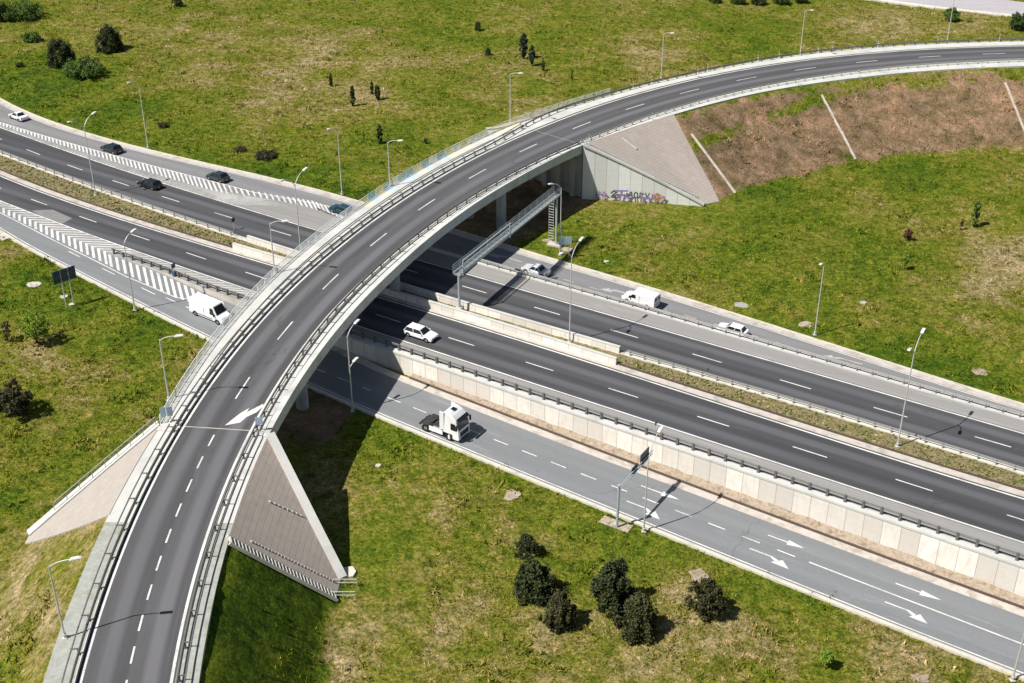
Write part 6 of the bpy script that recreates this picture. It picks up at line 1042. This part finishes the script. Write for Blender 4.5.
# ---- grass tufts
def tufts():
    n = 190000; g = np.random.default_rng(3); X = g.uniform(-150, 160, n*2); Y = 66 + 265*g.uniform(size=n*2)**1.3
    keep = np.abs(X) < Y*.47+12; X, Y = X[keep][:n], Y[keep][:n]
    ix = np.clip(np.searchsorted(TX, X)-1, 0, len(TX)-2); iy = np.clip(np.searchsorted(TY, Y)-1, 0, len(TY)-2)
    D = TDIST[iy, ix]; S = X*U[0]+Y*U[1]; m = D > .45
    # keep off the flyover, its shoulders and the paving
    d2 = np.full(len(X), 1e9); q = np.zeros(len(X)); o = np.zeros(len(X))
    for c in range(0, len(X), 20000):
        px, py = X[c:c+20000], Y[c:c+20000]; Dm = (px[:, None]-CP[None, :, 0])**2 + (py[:, None]-CP[None, :, 1])**2; k = Dm.argmin(1); q[c:c+20000] = QS[k]; dx, dy = px-CP[k, 0], py-CP[k, 1]; o[c:c+20000] = -dx*CT[k, 1]+dy*CT[k, 0]
    off = np.abs(o); m &= off > 9.3
    m &= ~((q > 12) & (q < 36) & (off < 22)) & ~((q < 40) & (o < 0) & (off < 24) & ((q > 11) | (g.uniform(size=len(X)) < .6))) & ~((q > 128) & (q < 158) & (off < 30))
    m &= ~((q > 30) & (q < 134) & (off < 10.5))
    # patchy density
    pat = np.sin(X*.31+1.3*np.sin(Y*.23))*np.sin(Y*.37+1.1*np.sin(X*.19)) + .7*np.sin(X*.9+Y*.7)*np.sin(Y*1.1-X*.5); m &= g.uniform(size=len(X)) < .35+.4*np.clip(pat+.3, 0, 1)
    X, Y, ix, iy = X[m], Y[m], ix[m], iy[m]
    fx = (X-TX[ix])/(TX[ix+1]-TX[ix]); fy = (Y-TY[iy])/(TY[iy+1]-TY[iy])
    Z = (TZ[iy, ix]*(1-fx)+TZ[iy, ix+1]*fx)*(1-fy)+(TZ[iy+1, ix]*(1-fx)+TZ[iy+1, ix+1]*fx)*fy
    cl_ = lambda A: np.clip(A[iy, ix], 0, 1.6)
    big = np.sin(X*.5+2*np.sin(Y*.21))*np.sin(Y*.63+1.7*np.sin(X*.17)) > .55; SZ = np.where(big & (g.uniform(size=len(X)) < .6), 1.8, 1.0)
    out = []; reps = 5
    for k in range(reps):
        a = g.uniform(0, 6.283, len(X)); w = g.uniform(.03, .09, len(X))*SZ; h = g.uniform(.10, .30, len(X))*SZ; lx, ly = g.normal(0, .12, len(X))*SZ, g.normal(0, .12, len(X))*SZ; jx, jy = g.normal(0, .22, len(X)), g.normal(0, .22, len(X))
        ca, sa = np.cos(a)*w, np.sin(a)*w; bx, by = X+jx, Y+jy
        out.append(np.stack([np.stack([bx-ca, by-sa, Z-.06], 1), np.stack([bx+ca, by+sa, Z-.06], 1), np.stack([bx+ca*.3+lx, by+sa*.3+ly, Z+h], 1), np.stack([bx-ca*.3+lx, by-sa*.3+ly, Z+h*.9], 1)], 1).reshape(-1, 3))
    o = quadmesh('grass_tufts', np.concatenate(out), M['grass_blades'], None, np.tile(np.repeat(cl_(TDRY), 4), reps)); tag(o, 'short tufted meadow grass on all the verges and fields', 'grass', kind='stuff')
    for nm, A in (('lush', TLU), ('brown', TBR)): o.data.attributes.new(nm, 'FLOAT', 'POINT').data.foreach_set('value', np.tile(np.repeat(cl_(A), 4), reps).astype(np.float32))
    # weeds of the planted medians
    n = 11000; s = g.uniform(-230, 40, n); m = (s < -128) | (s > -132); s = s[m]; t_ = np.array([lerp(MED0(a)+1.35, MED1(a)-.55, u) for a, u in zip(s, g.uniform(size=len(s)))])
    keep = (s < -128) | (s > -62) | (g.uniform(size=len(s)) < .5); s, t_ = s[keep], t_[keep]
    X = U[0]*s+N[0]*t_; Y = U[1]*s+N[1]*t_; a = g.uniform(0, 6.283, len(X)); w = g.uniform(.08, .24, len(X)); h = g.uniform(.03, .20, len(X))*np.where((s < -128) | (s > -62), 1, .7); ca, sa = np.cos(a)*w, np.sin(a)*w; lx, ly = g.normal(0, .1, len(X)), g.normal(0, .1, len(X))
    q4 = np.stack([np.stack([X-ca, Y-sa, X*0], 1), np.stack([X+ca, Y+sa, X*0], 1), np.stack([X+ca*.6+lx, Y+sa*.6+ly, h], 1), np.stack([X-ca*.6+lx, Y-sa*.6+ly, h*.9], 1)], 1)
    o = quadmesh('median_weeds', q4.reshape(-1, 3), M['tuft'], None, np.repeat(g.uniform(.2, .9, len(X)), 4)); tag(o, 'dry weeds and grass growing in the planted median', 'grass', kind='stuff')
tufts()

# ================= LIGHT, SKY, CAMERA =================
SUN_AZ = R(208); SUN_EL = R(53)
w = bpy.data.worlds.new('World'); scene.world = w; w.use_nodes = True; t = w.node_tree; bg = t.nodes['Background']
sky = t.nodes.new('ShaderNodeTexSky'); sky.sky_type = 'NISHITA'; sky.sun_disc = False; sky.sun_elevation = SUN_EL; sky.sun_rotation = math.pi/2 - SUN_AZ; sky.altitude = 500; sky.air_density = 1.0; sky.dust_density = 1.0
t.links.new(sky.outputs['Color'], bg.inputs['Color']); bg.inputs['Strength'].default_value = .05
sl = bpy.data.lights.new('sun', 'SUN'); sl.energy = 5.0; sl.angle = R(.53); sl.color = (1.0, .955, .88); so = bpy.data.objects.new('sun', sl); COL.objects.link(so)
d = Vector((math.cos(SUN_AZ)*math.cos(SUN_EL), math.sin(SUN_AZ)*math.cos(SUN_EL), math.sin(SUN_EL))); so.rotation_euler = d.to_track_quat('Z', 'Y').to_euler(); so.location = d*200
cam = bpy.data.cameras.new('camera'); cam.sensor_width = 36; cam.lens = 1275/1024*36; cam.clip_start = 1; cam.clip_end = 8000
co = bpy.data.objects.new('camera', cam); COL.objects.link(co); co.location = (0, 0, 83); co.rotation_euler = (R(90-29.65), 0, 0); scene.camera = co
scene.view_settings.view_transform = 'Standard'; scene.view_settings.look = 'None'; scene.view_settings.exposure = 0.32; scene.view_settings.gamma = 1.0
scene.render.engine = 'CYCLES'
